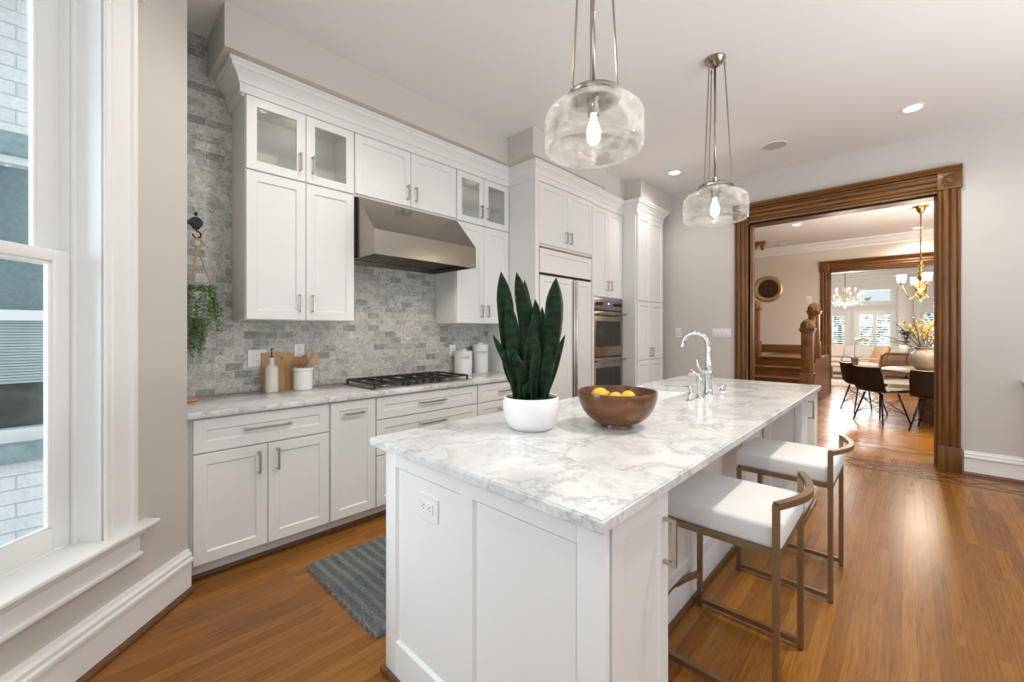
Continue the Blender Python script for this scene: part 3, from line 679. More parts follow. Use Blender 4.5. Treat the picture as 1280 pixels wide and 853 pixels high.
# ------------------------------------------------------------------ island
IX0,IX1,IY0,IY1=1.7645,2.835,.8155,4.04
t=thing('kitchen_island','long white panelled kitchen island cabinet in the middle of the room','kitchen island',(2.3,2.4,0))
BXL,BXR,BXK=1.845,2.795,2.545
m=MB(); m.box(BXL,BXR,.880,1.213,.10,.879); m.box(BXL,BXR-.05,.868,.880,.0,.879); m.box(BXL,BXK-.02,1.213,2.40,.10,.879); m.box(BXL,BXK-.02,2.40,3.166,.10,.635); m.box(2.258,BXK-.02,2.40,3.166,.635,.879); m.box(BXL,BXK-.02,3.166,3.512,.10,.879); m.box(BXL,BXR,3.512,3.995,.10,.879)
m.box(BXL,BXR-.01,.880,1.213,0,.10); m.box(BXL,BXK-.03,1.213,3.512,0,.10); m.box(BXL,BXR-.01,3.53,3.985,0,.10)
# leave room for the sink bowl
part('carcass',m,M_cab,t)
me=fy(.866)
m=MB(); z0,z1=0.0,.879
def ring(u0,u1,v0,v1,w): return [me(u0,v0,w),me(u1,v0,w),me(u1,v1,w),me(u0,v1,w)]
w=.020
m.box(1.839,1.909,.846,.866,0,.879,.0015); m.box(2.297,2.355,.846,.866,.150,.822); m.box(2.741,2.822,.846,.866,0,.879,.0015)
m.box(1.909,2.741,.846,.866,.822,.879); m.box(1.909,2.741,.846,.866,0,.150)
for a,b in ((1.909,2.297),(2.355,2.741)):
    L=.010; rc=.011
    P=ring(a,b,.150,.822,w)+ring(a+L,b-L,.150+L,.822-L,w-rc)
    m.faces(P,[(0,1,5,4),(1,2,6,5),(2,3,7,6),(3,0,4,7),(4,5,6,7)])
part('end_panel',m,M_cab,t)
mr=fx(BXR)
door(mr,.892,1.211,.104,.870,t,(1.178,.735,'v',.135),st=.052)
door(mr,3.530,3.990,.104,.870,t,(3.566,.787,'v',.125),st=.052)
mk=fx(BXK-.02)
for a,b in ((1.222,1.70),(1.704,2.17),(2.174,2.592),(2.596,3.05),(3.054,3.505)): part('back_panel',shaker(mk,a,b,.155,.872,st=.055),M_cab,t)
part('skirting',MB().box(BXK-.02,BXK+.004,1.214,3.511,.0,.152,.003),M_cab,t)
part('side_panel',shaker(fy(3.511),BXK+.01,BXR-.004,.02,.872,t=.012,st=.04),M_cab,t)
m=MB(); m.box(BXK+.004,BXK+.022,1.216,3.497,.0005,.024,.004); m.box(BXK+.022,BXR+.014,3.478,3.496,.0005,.024,.004); m.box(BXR-.004,BXR+.014,3.496,4.0,.0005,.024,.004); m.box(1.822,2.79,.828,.8455,.0005,.024,.004); part('shoe_moulding',m,M_shoe,t,'brown stained shoe moulding')
# island slab with sink cut-out
SX1,SY0,SY1=2.225,2.42,3.145
def slab(): 
    m=MB(); r=.08; out=[(IX0,IY0),(IX1,IY0),(IX1,IY1),(IX0,IY1),(IX0,SY1)]
    arc=[]
    for k in range(7):
        a=PI/2*(1-k/6); arc.append((SX1-r+r*math.cos(a),SY1-r+r*math.sin(a)))
    for k in range(7):
        a=-PI/2*k/6; arc.append((SX1-r+r*math.cos(a),SY0+r+r*math.sin(a)))
    P=out+arc+[(IX0,SY0)]
    m.prism(P,.880,.914,'z')
    bmesh.ops.bevel(m.bm,geom=[e for e in m.bm.edges if abs(e.verts[0].co.z-e.verts[1].co.z)<1e-4],offset=.005,segments=2,affect='EDGES')
    return m
o=part('island_countertop',slab(),M_marble); tag(o,'white grey-veined marble slab topping the kitchen island','countertop')
t=thing('farmhouse_sink','white apron-front sink set into the far side of the island slab','sink',(2.0,2.78,.65))
def sinkbowl():
    m=MB(); x0,x1,y0,y1=1.755,2.23,2.405,3.16
    m.box(x0,x0+.03,y0,y1,.64,.905,.008); m.box(x0+.03,x1+.02,y0,y0+.025,.66,.879,.006); m.box(x0+.03,x1+.02,y1-.025,y1,.66,.879,.006); m.box(x1-.0,x1+.025,y0+.025,y1-.025,.66,.879,.006); m.box(x0+.03,x1,y0+.025,y1-.025,.65,.68,.004); return m
part('basin',sinkbowl(),M_sink,t); part('drain',MB().lathe((2.02,2.78,.68),[(.045,0),(.045,.004),(.03,.003),(0,.002)],24),M_chrome,t)
# faucet and companions
fxp=Vector((2.381,2.855,.914))
t=thing('kitchen_faucet','tall polished nickel gooseneck faucet with side lever on the island','faucet',tuple(fxp))
part('body',MB().lathe(fxp,[(.034,0),(.034,.008),(.029,.014),(.025,.05),(.022,.10),(.025,.135),(.027,.145),(.027,.175),(.021,.185),(.018,.20),(.016,.26),(.0155,.28),(0,.28)],28),M_chrome,t)
arc=[fxp+Vector((0,0,.27)),fxp+Vector((0,0,.30))]
dirn=Vector((-1,.0,0)).normalized()
for k in range(1,15):
    a=PI*k/15*1.02; arc.append(fxp+Vector((0,0,.330))+dirn*(.082*(1-math.cos(a)))+Vector((0,0,.082*math.sin(a))))
arc.append(arc[-1]+Vector((-.004,0,-.022)))
sp=part('spout',MB().tube(arc,[.0155]*2+[.0145]*13+[.016,.0185],16),M_chrome,t)
part('lever',MB().tube([fxp+Vector((-.01,-.02,.155)),fxp+Vector((-.03,-.05,.165)),fxp+Vector((-.045,-.062,.20)),fxp+Vector((-.05,-.066,.24))],[.012,.010,.006,.0045],12).sphere(fxp+Vector((-.012,-.03,.156)),.021),M_chrome,t)
p=Vector((2.377,2.715,.914)); t=thing('side_sprayer','polished nickel side sprayer standing between the faucet and the soap dispenser','sprayer',tuple(p))
part('base',MB().lathe(p,[(.028,0),(.028,.006),(.020,.014),(.017,.03),(0,.03)],24),M_chrome,t)
part('spray_head',MB().tube([p+Vector((0,0,.03)),p+Vector((0,0,.08)),p+Vector((0,-.002,.12)),p+Vector((-.008,-.008,.148)),p+Vector((-.036,-.026,.158)),p+Vector((-.058,-.042,.150))],[.017,.021,.020,.018,.015,.010],16).tube([p+Vector((-.02,-.016,.162)),p+Vector((-.048,-.036,.185))],[.006,.004],8),M_chrome,t)
p=Vector((2.371,2.585,.914)); t=thing('soap_dispenser','short polished nickel soap dispenser nearest the wooden bowl','soap dispenser',tuple(p))
part('base',MB().lathe(p,[(.028,0),(.028,.005),(.020,.012),(.018,.03),(.020,.042),(.014,.054),(.012,.062),(0,.062)],24),M_chrome,t)
part('pump',MB().lathe(p,[(.008,.062),(.008,.075),(.019,.078),(.019,.092),(.010,.096),(0,.096)],20).tube([p+Vector((0,0,.086)),p+Vector((-.05,0,.084))],[.006,.005],8),M_chrome,t)
p=Vector((2.376,3.17,.914)); t=thing('air_switch','small polished nickel air switch with star cap behind the faucet','switch',tuple(p))
part('base',MB().lathe(p,[(.026,0),(.026,.006),(.015,.012),(.011,.03),(0,.03)],24),M_chrome,t)
m=MB()
for k in range(4):
    a=k*PI/2; m.tube([p+Vector((0,0,.032)),p+Vector((.023*math.cos(a),.023*math.sin(a),.034))],[.008,.006],8)
m.sphere(p+Vector((0,0,.036)),.011); part('cap',m,M_chrome,t)

# ------------------------------------------------------------------ outlets and switches
def outlet(label,mp,u,v,parent_loc,wd=.07,ht=.115,horiz=False,kind='outlet',group=None):
    t=thing('wall_outlet',label,'outlet',parent_loc,group)
    def bx(mb,u0,u1,v0,v1,w0,w1):
        P=[mp(a,b,c) for a in (u0,u1) for b in (v0,v1) for c in (w0,w1)]
        mb.faces(P,[(0,1,3,2),(4,6,7,5),(0,4,5,1),(2,3,7,6),(0,2,6,4),(1,5,7,3)])
    m=MB(); bx(m,u-wd/2,u+wd/2,v-ht/2,v+ht/2,0,.006); pl=part('cover_plate',m,M_plate,t)
    a,b=(.034,.017) if horiz else (.017,.034)
    m=MB(); bx(m,u-a,u+a,v-b,v+b,.006,.009); part('receptacle',m,M_plate,t)
    m=MB()
    for s in (-1,1):
        cu,cv=(u+s*.018,v) if horiz else (u,v+s*.018)
        for d in (-.006,.006):
            if horiz: bx(m,cu-.006+.004,cu+.004,cv+d-.0012,cv+d+.0012,.009,.0095)
            else: bx(m,cu+d-.0012,cu+d+.0012,cv-.002,cv+.006,.009,.0095)
        if horiz: bx(m,cu-.010,cu-.006,cv-.002,cv+.002,.009,.0095)
        else: bx(m,cu-.002,cu+.002,cv-.010,cv-.006,.009,.0095)
    part('slots',m,M_slot,t); return t
outlet('white outlet on the backsplash tiles, left of the cutting board',fx(.012),.886,1.150,(.012,.886,1.15),wd=.115)
outlet('white outlet plate behind the utensil crock, mostly hidden',fx(.012),1.165,1.185,(.012,1.165,1.185))
outlet('white outlet on the backsplash tiles, left of the two canisters',fx(.012),2.615,1.145,(.012,2.615,1.145),wd=.08)
outlet('white horizontal outlet set in the end panel of the island',fy(.857),2.110,.722,(2.11,.857,.722),wd=.118,ht=.080,horiz=True)
outlet('white outlet on the grey far wall between pantry and light switch',fy(YF),1.018,1.318,(1.018,YF,1.318),wd=.08,ht=.13)
t=thing('light_switch','white four-gang light switch on the far wall beside the oak door casing','light switch',(1.576,YF,1.31))
part('cover_plate',MB().box(1.462,1.690,YF-.006,YF,1.252,1.368,.002),M_plate,t)
for k in range(4): part('rocker',MB().box(1.478+k*.052,1.478+k*.052+.036,YF-.011,YF-.006,1.277,1.343,.002),M_plate,t)

# ------------------------------------------------------------------ things on the counter
def lathe_thing(name,c,prof,mat,label,cat,n=40):
    o=part(name,MB().lathe(c,prof,n),mat); return tag(o,label,cat)
c=Vector((.115,.948,.914)); t=thing('oil_bottle','ribbed off-white ceramic oil bottle with dark pourer in front of the cutting board','bottle',tuple(c))
pr_=[(.036,0),(.040,.004)]
for k in range(30): pr_.append((.0405+(.0012 if k%2 else 0),.01+k*.0052))
pr_+=[(.040,.168),(.034,.180),(.020,.190),(.0155,.200),(.014,.235),(.016,.238),(.016,.243),(0,.243)]
part('body',MB().lathe(c,pr_,36),M_ceramr,t)
part('pourer',MB().lathe(c+Vector((0,0,.243)),[(.013,0),(.013,.006),(.004,.010),(.0035,.045),(.006,.050),(.006,.062),(0,.062)],14),M_iron,t)
def board():
    m=MB(); W_,H_,T=.215,.275,.018; r=.015
    hole=[(-.075+.0,.225),(-.075,.242),(.015,.242),(.015,.225)]
    # board with a slot: built from strips
    m.box(-W_/2,-.075,0,T,0,H_); m.box(.028,W_/2,0,T,0,H_); m.box(-.075,.028,0,T,0,.222); m.box(-.075,.028,0,T,.240,H_)
    return m
m=board(); m.xf(Matrix.Translation((.060,1.015,.9145))@Matrix.Rotation(R(90),4,'Z')@Matrix.Rotation(R(-8),4,'X'))
tag(part('cutting_board',m,M_bamboo),'upright bamboo cutting board with slot handle leaning on the tiles','cutting board')
c=Vector((.135,1.148,.914)); t=thing('utensil_crock','white ceramic crock holding wooden spoons beside the cutting board','crock',tuple(c))
part('pot',MB().lathe(c,[(.056,0),(.062,.004),(.063,.137),(.067,.141),(.067,.157),(.063,.160),(.059,.157),(.058,.02),(0,.02)],40),M_ceram,t)
def spoon(label,base,tip,wd,mat,flat=False):
    base=Vector(base); tip=Vector(tip); ax=(tip-base).normalized(); L=(tip-base).length
    m=MB(); m.tube([base,base+ax*(L*.72)],[.006,.0065],8)
    t=bmesh.new(); bmesh.ops.create_uvsphere(t,u_segments=16,v_segments=10,radius=1)
    side=ax.cross(Vector((1,0,.2))).normalized(); nrm=side.cross(ax)
    for v in t.verts:
        x,y,z=v.co; v.co=base+ax*(L*.80+z*L*.20)+side*(x*wd)+nrm*(y*.008+(.010*(x*x) if not flat else 0))
    m.merge(t,smooth=True); o=part('wooden_spoon' if not flat else 'wooden_spatula',m,mat); tag(o,label,'utensil','utensils in the white crock'); return o
spoon('dark wooden serving spoon, leftmost in the white crock',c+Vector((.0,-.012,.03)),c+Vector((-.012,-.038,.245)),.028,M_spoon)
spoon('second dark wooden serving spoon leaning in the middle of the crock',c+Vector((.01,0,.03)),c+Vector((-.002,.004,.250)),.027,M_spoon)
spoon('pale wooden spatula standing tallest at the back of the crock',c+Vector((-.012,.01,.03)),c+Vector((-.03,.058,.288)),.016,M_spoon2,True)
spoon('pale wooden spoon tilted to the right out of the crock',c+Vector((.0,.015,.03)),c+Vector((.004,.100,.255)),.022,M_spoon2)
def canister(c,r,h,word,label):
    c=Vector(c); t=thing('canister',label,'canister',tuple(c),'white enamel canisters')
    b=part('body',MB().lathe(c,[(r-.002,0),(r,.003),(r,h-.012),(r-.001,h-.010),(0,h-.010)],40),M_ceram,t)
    l=part('lid',MB().lathe(c,[(r+.001,h-.014),(r+.001,h),(r-.004,h+.004),(.03,h+.005),(0,h+.005)],40),M_ceram,t)
    part('knob',MB().lathe(c,[(.032,h+.004),(.033,h+.020),(.027,h+.024),(0,h+.024)],24),M_ceram,l)
    # lettering wrapped by facing the room at the canister's front
    a=R(-27); n=Vector((math.cos(a),math.sin(a),0)); s=Vector((-n.y,n.x,0)); p=c+n*(r+.0005)+Vector((0,0,h*.70))
    M=Matrix(((s.x,0,n.x,p.x),(s.y,0,n.y,p.y),(0,1,0,p.z),(0,0,0,1)))
    me=lettering(word,.030,M,M_ink,b)
    u=MB().tube([p+s*x*.01+n*(.0012-(x*.01)**2/(2*r))+Vector((0,0,-.014)) for x in (-4,-2.6,-1.3,0,1.3,2.6,4)],.0006,4); part('underline',u,M_ink,b)
    # wrap letters round the body
    for v in me.data.vertices:
        w=v.co+c; d=(w-p); x=d.dot(s); e=d.dot(n); ang=x/r
        q=c+n*((r+.0008+e)*math.cos(ang))+s*((r+.0008+e)*math.sin(ang)); v.co=Vector((q.x,q.y,w.z))-c
canister((.115,2.671,.914),.089,.226,'FLOUR','shorter white canister lettered FLOUR standing nearest the cooktop')
canister((.112,2.903,.914),.081,.284,'COOKIES','taller white canister lettered COOKIES standing beside the refrigerator panel')
t=tag(part('serving_board',MB().box(.05,.23,.44,.52,.9145,.932,.006),M_bamboo),'small pale wooden board at the far left end of the counter','board')

# ------------------------------------------------------------------ hanging plant
HP0=len(bpy.data.objects)
t=thing('hanging_hook','black iron pulley hook on a wall bracket in the window corner','hook',(.2,.401,1.98))
m=MB(); m.box(.185,.215,.4375,.535,1.985,2.005,.002); m.box(.165,.235,.4375,.444,1.94,2.05,.002); part('bracket',m,M_blkmetal,t)
m=MB(); m.lathe((.2,.545,1.998),[(.030,-.012),(.034,-.006),(.026,0),(.034,.006),(.030,.012),(0,.012)],20,'x'); m.tube([(.2,.545,2.04),(.2,.545,2.06)],.008,8); part('pulley',m,M_blkmetal,t)
m=MB(); pts=[(.2,.545+.0,1.965)]
for k in range(13):
    a=PI/2-k*PI*1.55/12; pts.append((.2,.549+.020*math.cos(a),1.925+.020*math.sin(a)))
m.tube(pts[::-1],.0045,8); m.tube([(.2,.545+.016*math.cos(a),1.972+.016*math.sin(a)) for a in [2*PI*k/14 for k in range(15)]],.004,6); part('hook',m,M_blkmetal,t)
t=thing('hanging_plant','trailing green plant in a small white pot hung by jute cords before the tiles','plant',(.2,.56,1.5))
m=MB(); m.tube([(.2,.549+.026*math.cos(a),1.875+.026*math.sin(a)) for a in [2*PI*k/18 for k in range(19)]],.006,8); part('ring',m,M_jute,t)
pc=Vector((.2,.552,1.50))
m=MB()
for a in (R(80),R(200),R(320)):
    m.tube([(.2,.549,1.852),(.2+.02*math.cos(a),.55+.02*math.sin(a),1.78),pc+Vector((.072*math.cos(a),.085*math.sin(a),.075))],.0045,6)
m.tube([(.2,.549,1.855),(.2,.549,1.80)],.009,8); part('cord',m,M_jute,t)
part('pot',MB().lathe(pc,[(.045,-.085),(.055,-.075),(.072,.06),(.074,.075),(.068,.075),(.062,.05),(0,.05)],32),M_ceram,t)
rnd=random.Random(4)
def leaf_quad(mb,p,d,n,L,w):
    d=d.normalized(); s=d.cross(n)
    if s.length<1e-3: s=d.cross(Vector((.3,.5,.8)))
    s.normalize(); u=s.cross(d).normalized()
    v=[p,p+d*L*.3+s*w*.5+u*w*.12,p+d*L*.62+s*w*.46+u*w*.1,p+d*L-u*w*.15,p+d*L*.62-s*w*.46+u*w*.1,p+d*L*.3-s*w*.5+u*w*.12]
    mb.faces(v,[(0,1,2,3),(0,3,4,5)],True)
m=MB(); st=MB()
for k in range(92):
    a=rnd.uniform(0,2*PI); r0=.068
    p=pc+Vector((r0*math.cos(a),r0*math.sin(a),.075)); 
    drop=(rnd.uniform(.08,.28) if rnd.random()<.8 else rnd.uniform(.28,.42)); spread=rnd.uniform(.0,.062) if drop<.3 else rnd.uniform(-.045,-.02)
    pts=[pc+Vector((.02*math.cos(a),.02*math.sin(a),.06)),p+Vector((math.cos(a)*.01,math.sin(a)*.01,.03))]
    n=max(5,int(drop/.022))
    for i in range(1,n+1):
        f=i/n; pts.append(p+Vector((math.cos(a)*spread*math.sin(f*PI*.6)+rnd.uniform(-.006,.006),math.sin(a)*spread*math.sin(f*PI*.6)+rnd.uniform(-.006,.006),.03-f*drop)))
    st.tube(pts,.0012,4)
    for q_ in pts[1:]:
        for j in range(4):
            b=rnd.uniform(0,2*PI); d=Vector((math.cos(b),math.sin(b),rnd.uniform(-.7,.5))); leaf_quad(m,q_+Vector((rnd.uniform(-.006,.006),rnd.uniform(-.006,.006),rnd.uniform(-.01,.01))),d,Vector((0,0,1)),rnd.uniform(.016,.027),rnd.uniform(.010,.015))
part('stems',st,M_leafe,t); part('foliage',m,M_leafe,t,fix=False)

for o_ in bpy.data.objects:
    if o_.name in ('hanging_plant','hanging_hook'): o_.location.y-=.036
# ------------------------------------------------------------------ on the island: snake plant and bowl
pc=Vector((2.129,1.384,.914))
t=thing('snake_plant','tall dark green snake plant in a round white pot on the island','plant',tuple(pc))
part('pot',MB().lathe(pc,[(.078,0),(.088,.003),(.104,.022),(.118,.055),(.1245,.090),(.1245,.115),(.119,.137),(.116,.141),(.111,.138),(.112,.11),(.110,.10),(0,.10)],56),M_ceram,t)
part('soil',MB().lathe(pc,[(.110,.101),(.112,.126),(.06,.130),(0,.131)],40),M_soil,t)
vr=Vector((math.cos(R(43.6)+.04),math.sin(R(43.6)+.04),0)); vf=Vector((-vr.y,vr.x,0))
def PU(px): return (px-664)*1.83/F_PX
def PZ(py): return CAMZ-(py-414)*1.83/F_PX-.914
def sleaf(tip,mid,base,wpx,dep,tw):
    """leaf blade through tip, widest point and base given as offsets in the pot's frame"""
    B=pc+vr*PU(base)+vf*(dep*.35)+Vector((0,0,.118)); Mi=pc+vr*PU(mid[0])+vf*dep+Vector((0,0,PZ(mid[1]))); T=pc+vr*PU(tip[0])+vf*(dep*1.25)+Vector((0,0,PZ(tip[1])))
    n=18; wmax=wpx*1.12*1.83/F_PX; zz=(Mi.z-B.z)/(T.z-B.z)
    ctrl=(Mi-B*(1-zz)**2-T*zz**2)/(2*zz*(1-zz))
    m=MB(); rows=[]
    for i in range(n+1):
        f=i/n; p=B*(1-f)**2+ctrl*2*f*(1-f)+T*f*f
        wv=.62+.38*math.sin(min(f/max(zz,.2),1)*PI/2)**1.5 if f<zz else max(.02,(1-((f-zz)/(1-zz))**2.1))
        wob=.006*math.sin(f*7+tw*9)
        a=tw+.35*math.sin(f*2.2+tw*3); s=vr*math.cos(a)+vf*math.sin(a); nn=Vector((-s.y,s.x,0))
        hw=wmax*wv/2
        row=[]
        for k in (-1,-.55,0,.55,1): row.append(m.bm.verts.new(p+s*(hw*k+wob)+nn*(-.20*hw*(1-k*k)*1.6)))
        rows.append(row)
    for a,b in zip(rows[:-1],rows[1:]):
        for k in range(4):
            q_=m.bm.faces.new([a[k],a[k+1],b[k+1],b[k]]); q_.smooth=True
    ex=bmesh.ops.solidify(m.bm,geom=m.bm.faces[:],thickness=.003)
    for f in m.bm.faces: f.smooth=True
    o=part('leaf',m,M_leaf,t,sharp=70)
for L in [((626,338),(631,386),648,22,.035,.25),((648,338),(655,384),661,19,.05,-.3),((658.5,347),(661,376),664,10,.065,.5),((669,373),(670,400),668,13,.03,.2),((678,382),(678,412),673,9,.045,-.5),
          ((698,346),(693,388),678,21,.02,-.25),((707,418),(699,444),682,9,.0,.6),((617.5,418),(634,455),646,13,-.03,.5),((642,435),(649,463),656,14,-.055,-.2),((632,373),(641,424),652,20,-.015,.2),
          ((669,418),(667,462),668,14,-.06,.3),((660,471),(657,486),657,10,-.08,0),((629,428),(637,458),648,14,.01,.1),((697,431),(691,462),684,12,.03,.4),((664,395),(664,440),664,18,.0,.2),((684,428),(682,462),676,16,.0,-.4)]:
    sleaf(*L)
bc=Vector((2.381,1.679,.914))
t=thing('wooden_bowl','footed brown acacia wood bowl on the island holding yellow lemons','bowl',tuple(bc))
pf=[(.066,0),(.070,.002),(.068,.014),(.070,.018)]
for k in range(1,13):
    a=k/12; pf.append((.070+(.174-.070)*math.sin(a*PI/2)**.85,.018+.139*(1-math.cos(a*PI/2))**.82))
pf+=[(.173,.160),(.166,.159)]
for k in range(11,-1,-1):
    a=k/12; pf.append((max(.0,.164*math.sin(a*PI/2)**.85),.034+.121*(1-math.cos(a*PI/2))**.82))
o=part('bowl',MB().lathe(bc,pf,64),M_acacia,t)
part('wood_joint',MB().box(bc.x+.1245,bc.x+.1275,bc.y-.1245,bc.y-.1215,bc.z+.118,bc.z+.150),M_spoon2,t) if False else None
lem=[((-.060,-.046,.134),.037,.4,'largest-looking yellow lemon at the left inside the wooden bowl'),((.004,-.020,.122),.033,1.3,'middle yellow lemon inside the wooden bowl'),((.045,.022,.126),.034,2.2,'right-hand yellow lemon inside the wooden bowl'),((-.03,.04,.075),.031,.9,None)]
for (dx,dy,dz),r,a,lab in lem:
    if not lab: lab='yellow lemon lying lowest under the others in the wooden bowl'
    p=[(0,-1.28)]
    for k in range(1,12):
        th=-PI/2+PI*k/12; p.append((math.cos(th),math.sin(th)*1.08))
    p+=[(.18,1.20),(0,1.28)]; p[1:1]=[(.18,-1.2)]
    m=MB().lathe((0,0,0),[(x*r,z*r) for x,z in p],24); m.xf(Matrix.Translation(bc+Vector((dx,dy,dz)))@Matrix.Rotation(a,4,'Z')@Matrix.Rotation(R(68),4,'Y'))
    tag(part('lemon',m,M_lemon),lab,'lemon','lemons in the wooden bowl')

# ------------------------------------------------------------------ counter stools
def stool():
    t=thing('counter_stool','x','stool',(0,0,0),'white counter stools at the island')
    X0,X1,Y0,Y1=0,.41,0,.447; r=.0105; HB=.742; ZS=.574
    for x,y,h in ((X0,Y0,ZS),(X0,Y1,ZS),(X1,Y0,HB),(X1,Y1,HB)):
        l=part('leg',MB().tube([(x,y,.006),(x,y,h)],r,square=True,up=(1,0,0)),M_brz,t); part('foot_glide',MB().lathe((x,y,0),[(.009,0),(.010,.006),(0,.006)],12),M_black,l)
    m=MB()
    for y in (Y0,Y1): m.tube([(X0+r,y,ZS),(X1-r,y,ZS)],r,square=True)
    for x in (X0,X1): m.tube([(x,Y0+r,ZS),(x,Y1-r,ZS)],r,square=True)
    part('seat_frame',m,M_brz,t)
    for y in (Y0,Y1): part('floor_rail',MB().tube([(X0+r,y,.030),(X1-r,y,.030)],r,square=True),M_brz,t)
    def bow(x,z,out,n=20): return [(x+out*math.sin(PI*k/n),Y0+(Y1-Y0)*k/n,z) for k in range(n+1)]
    m=MB(); pts=bow(X1,HB-.004,.062)
    m.tube(pts,.0115,square=True,up=(0,0,1)); part('back_rail',m,M_brz,t)
    part('footrest',MB().tube(bow(X0,.155,-.055),r,square=True,up=(0,0,1)),M_brz,t)
    m=MB().box(X0-.022,X1+.014,Y0+.006,Y1-.006,ZS+.003,ZS+.092,.020,4)
    for v in m.bm.verts:
        if v.co.z>ZS+.06:
            fx_=(v.co.x-X0)/(X1-X0)*2-1; fy_=(v.co.y-Y0)/(Y1-Y0)*2-1; v.co.z+=.012*(1-min(1,fx_**2))*(1-min(1,fy_**2))
    s=part('seat_cushion',m,M_seat,t,sharp=60)
    return t
s1=stool(); s1['label']='nearer white-cushioned bronze counter stool tucked under the island'; s1.location=(2.590,1.662,0)
s2=copy_tree(s1); s2['label']='farther white-cushioned bronze counter stool, toward the doorway end of the island'; s2.location=(2.640,2.572,0)

# ------------------------------------------------------------------ pendants, downlights, speaker
def pendant(x,y,label):
    t=thing('pendant_light','x','pendant light',(0,0,0),'glass pendants above the island'); t['label']=label
    part('canopy',MB().lathe((0,0,CE),[(.068,0),(.068,-.010),(.062,-.018),(.046,-.040),(.022,-.056),(.010,-.060),(0,-.060)],32),M_pnick,t)
    st=part('stem',MB().tube([(0,0,CE-.06),(0,0,2.40)],.0075,10),M_pnick,t)
    for a in (R(10),R(130),R(250)):
        ca,sa=math.cos(a),math.sin(a)
        m=MB().tube([(ca*.060,sa*.060,CE-.040),(ca*.060,sa*.060,CE-.055)],.005,6).tube([(ca*.060,sa*.060,CE-.055),(ca*.108,sa*.108,2.360)],.0048,8)
        m.sphere((ca*.061,sa*.061,CE-.058),.009,10,6).sphere((ca*.108,sa*.108,2.362),.010,10,6); part('suspension_rod',m,M_pnick,t)
    part('fitter',MB().lathe((0,0,0),[(.0,2.42),(.016,2.415),(.020,2.392),(.028,2.386),(.034,2.376),(.095,2.368),(.112,2.360),(.118,2.350),(.116,2.340),(.03,2.342),(.024,2.27),(.0,2.27)],40),M_pnick,t)
    pf=[(.108,2.335),(.112,2.322),(.150,2.306),(.186,2.290),(.204,2.272),(.2105,2.250),(.2105,2.140),(.208,2.126),(.200,2.117),(.188,2.113),(.11,2.112),(0,2.112)]
    inn=[(max(0,r-.004),z-.004 if z>2.28 else (z if z>2.13 else z+.004)) for r,z in pf]
    s=part('glass_shade',MB().lathe((0,0,0),pf+inn[::-1],64),M_pglass,t,sharp=80)
    part('bulb',MB().lathe((0,0,0),[(.0,2.145),(.018,2.150),(.028,2.168),(.029,2.20),(.020,2.235),(.012,2.25),(.012,2.268),(0,2.268)],20),M_bulb,t)
    t.location=(x,y,0); return t
pendant(2.345,1.545,'nearer clear glass drum pendant hanging over the front of the island')
pendant(2.345,3.10,'farther clear glass drum pendant hanging in front of the oak doorway')
def can(x,y,label,e=CAN_E,vis=True):
    t=thing('recessed_light','x','ceiling light',(x,y,CE),'recessed ceiling lights'); t['label']=label
    part('trim_ring',MB().lathe((x,y,CE),[(.082,0),(.082,-.004),(.066,-.006),(.060,-.002),(.060,.0)],32),M_trim,t)
    part('lens',MB().lathe((x,y,CE),[(.060,-.0025),(0,-.0025)],32),M_can,t)
    lamp('recessed_lamp','SPOT',(x,y,CE-.02),e,WARM2,spot_size=R(150),spot_blend=.75,shadow_soft_size=.05)
can(1.283,4.99,'recessed ceiling light above the pantry and ovens',26)
can(3.355,4.95,'recessed ceiling light before the right end of the oak doorway')
for x,y,e in ((3.30,2.35,140),(3.25,.02,34),(1.25,1.1,46)): lamp('recessed_lamp','SPOT',(x,y,CE-.02),e,WARM2,spot_size=R(150),spot_blend=.75,shadow_soft_size=.05)
t=thing('ceiling_speaker','round flush grey-white ceiling speaker between the two recessed lights','speaker',(2.328,4.968,CE))
part('bezel',MB().lathe((2.328,4.968,CE),[(.118,0),(.118,-.006),(.104,-.008),(.104,0)],36),M_trim,t); part('grille',MB().lathe((2.328,4.968,CE),[(.104,-.005),(0,-.005)],36),plain('speaker_grille',(.50,.49,.48),.7,vary=.05,scale=200),t)

# ------------------------------------------------------------------ rug
def rug():
    m=MB(); x0,x1,y0,y1=.868,1.655,.905,2.35; nx,ny=130,170; g=[]; rn=random.Random(2)
    for j in range(ny+1):
        row=[]
        for i in range(nx+1):
            x=x0+(x1-x0)*i/nx; y=y0+(y1-y0)*j/ny
            e=min(i,nx-i,j,ny-j)
            ph=(y-y0)/.058*PI; z=.006+.016*abs(math.sin(ph))**.6+rn.uniform(-.0025,.0035)
            if e==0: z=.001; 
            jx=rn.uniform(-.003,.003) if e else rn.uniform(-.007,.007); row.append(m.bm.verts.new((x+jx,y+(rn.uniform(-.002,.002) if e else rn.uniform(-.006,.004)),max(.001,z))))
        g.append(row)
    for j in range(ny):
        for i in range(nx):
            f=m.bm.faces.new([g[j][i],g[j][i+1],g[j+1][i+1],g[j+1][i]]); f.smooth=True
    for k in range(220):
        x=rn.uniform(x0,x1); y=y0+rn.uniform(-.002,.01); m.tube([(x,y,.008),(x+rn.uniform(-.012,.012),y-rn.uniform(.004,.016),rn.uniform(.002,.016))],[.0016,.0008],4)
    return m
tag(part('rug',rug(),M_rug,fix=False,sharp=180),'chunky blue-grey woven rag rug in the aisle between cabinets and island','rug')

# ------------------------------------------------------------------ right edge ledge
t=thing('wall_ledge','white painted ledge cabinet end at the right edge of the far wall','ledge',(4.3,5.7,0))
part('shelf',MB().box(4.045,4.9,5.60,YF-.001,.885,.915,.004),M_trim,t); part('body',MB().box(4.085,4.9,5.64,YF-.001,.23,.884),M_trim,t)

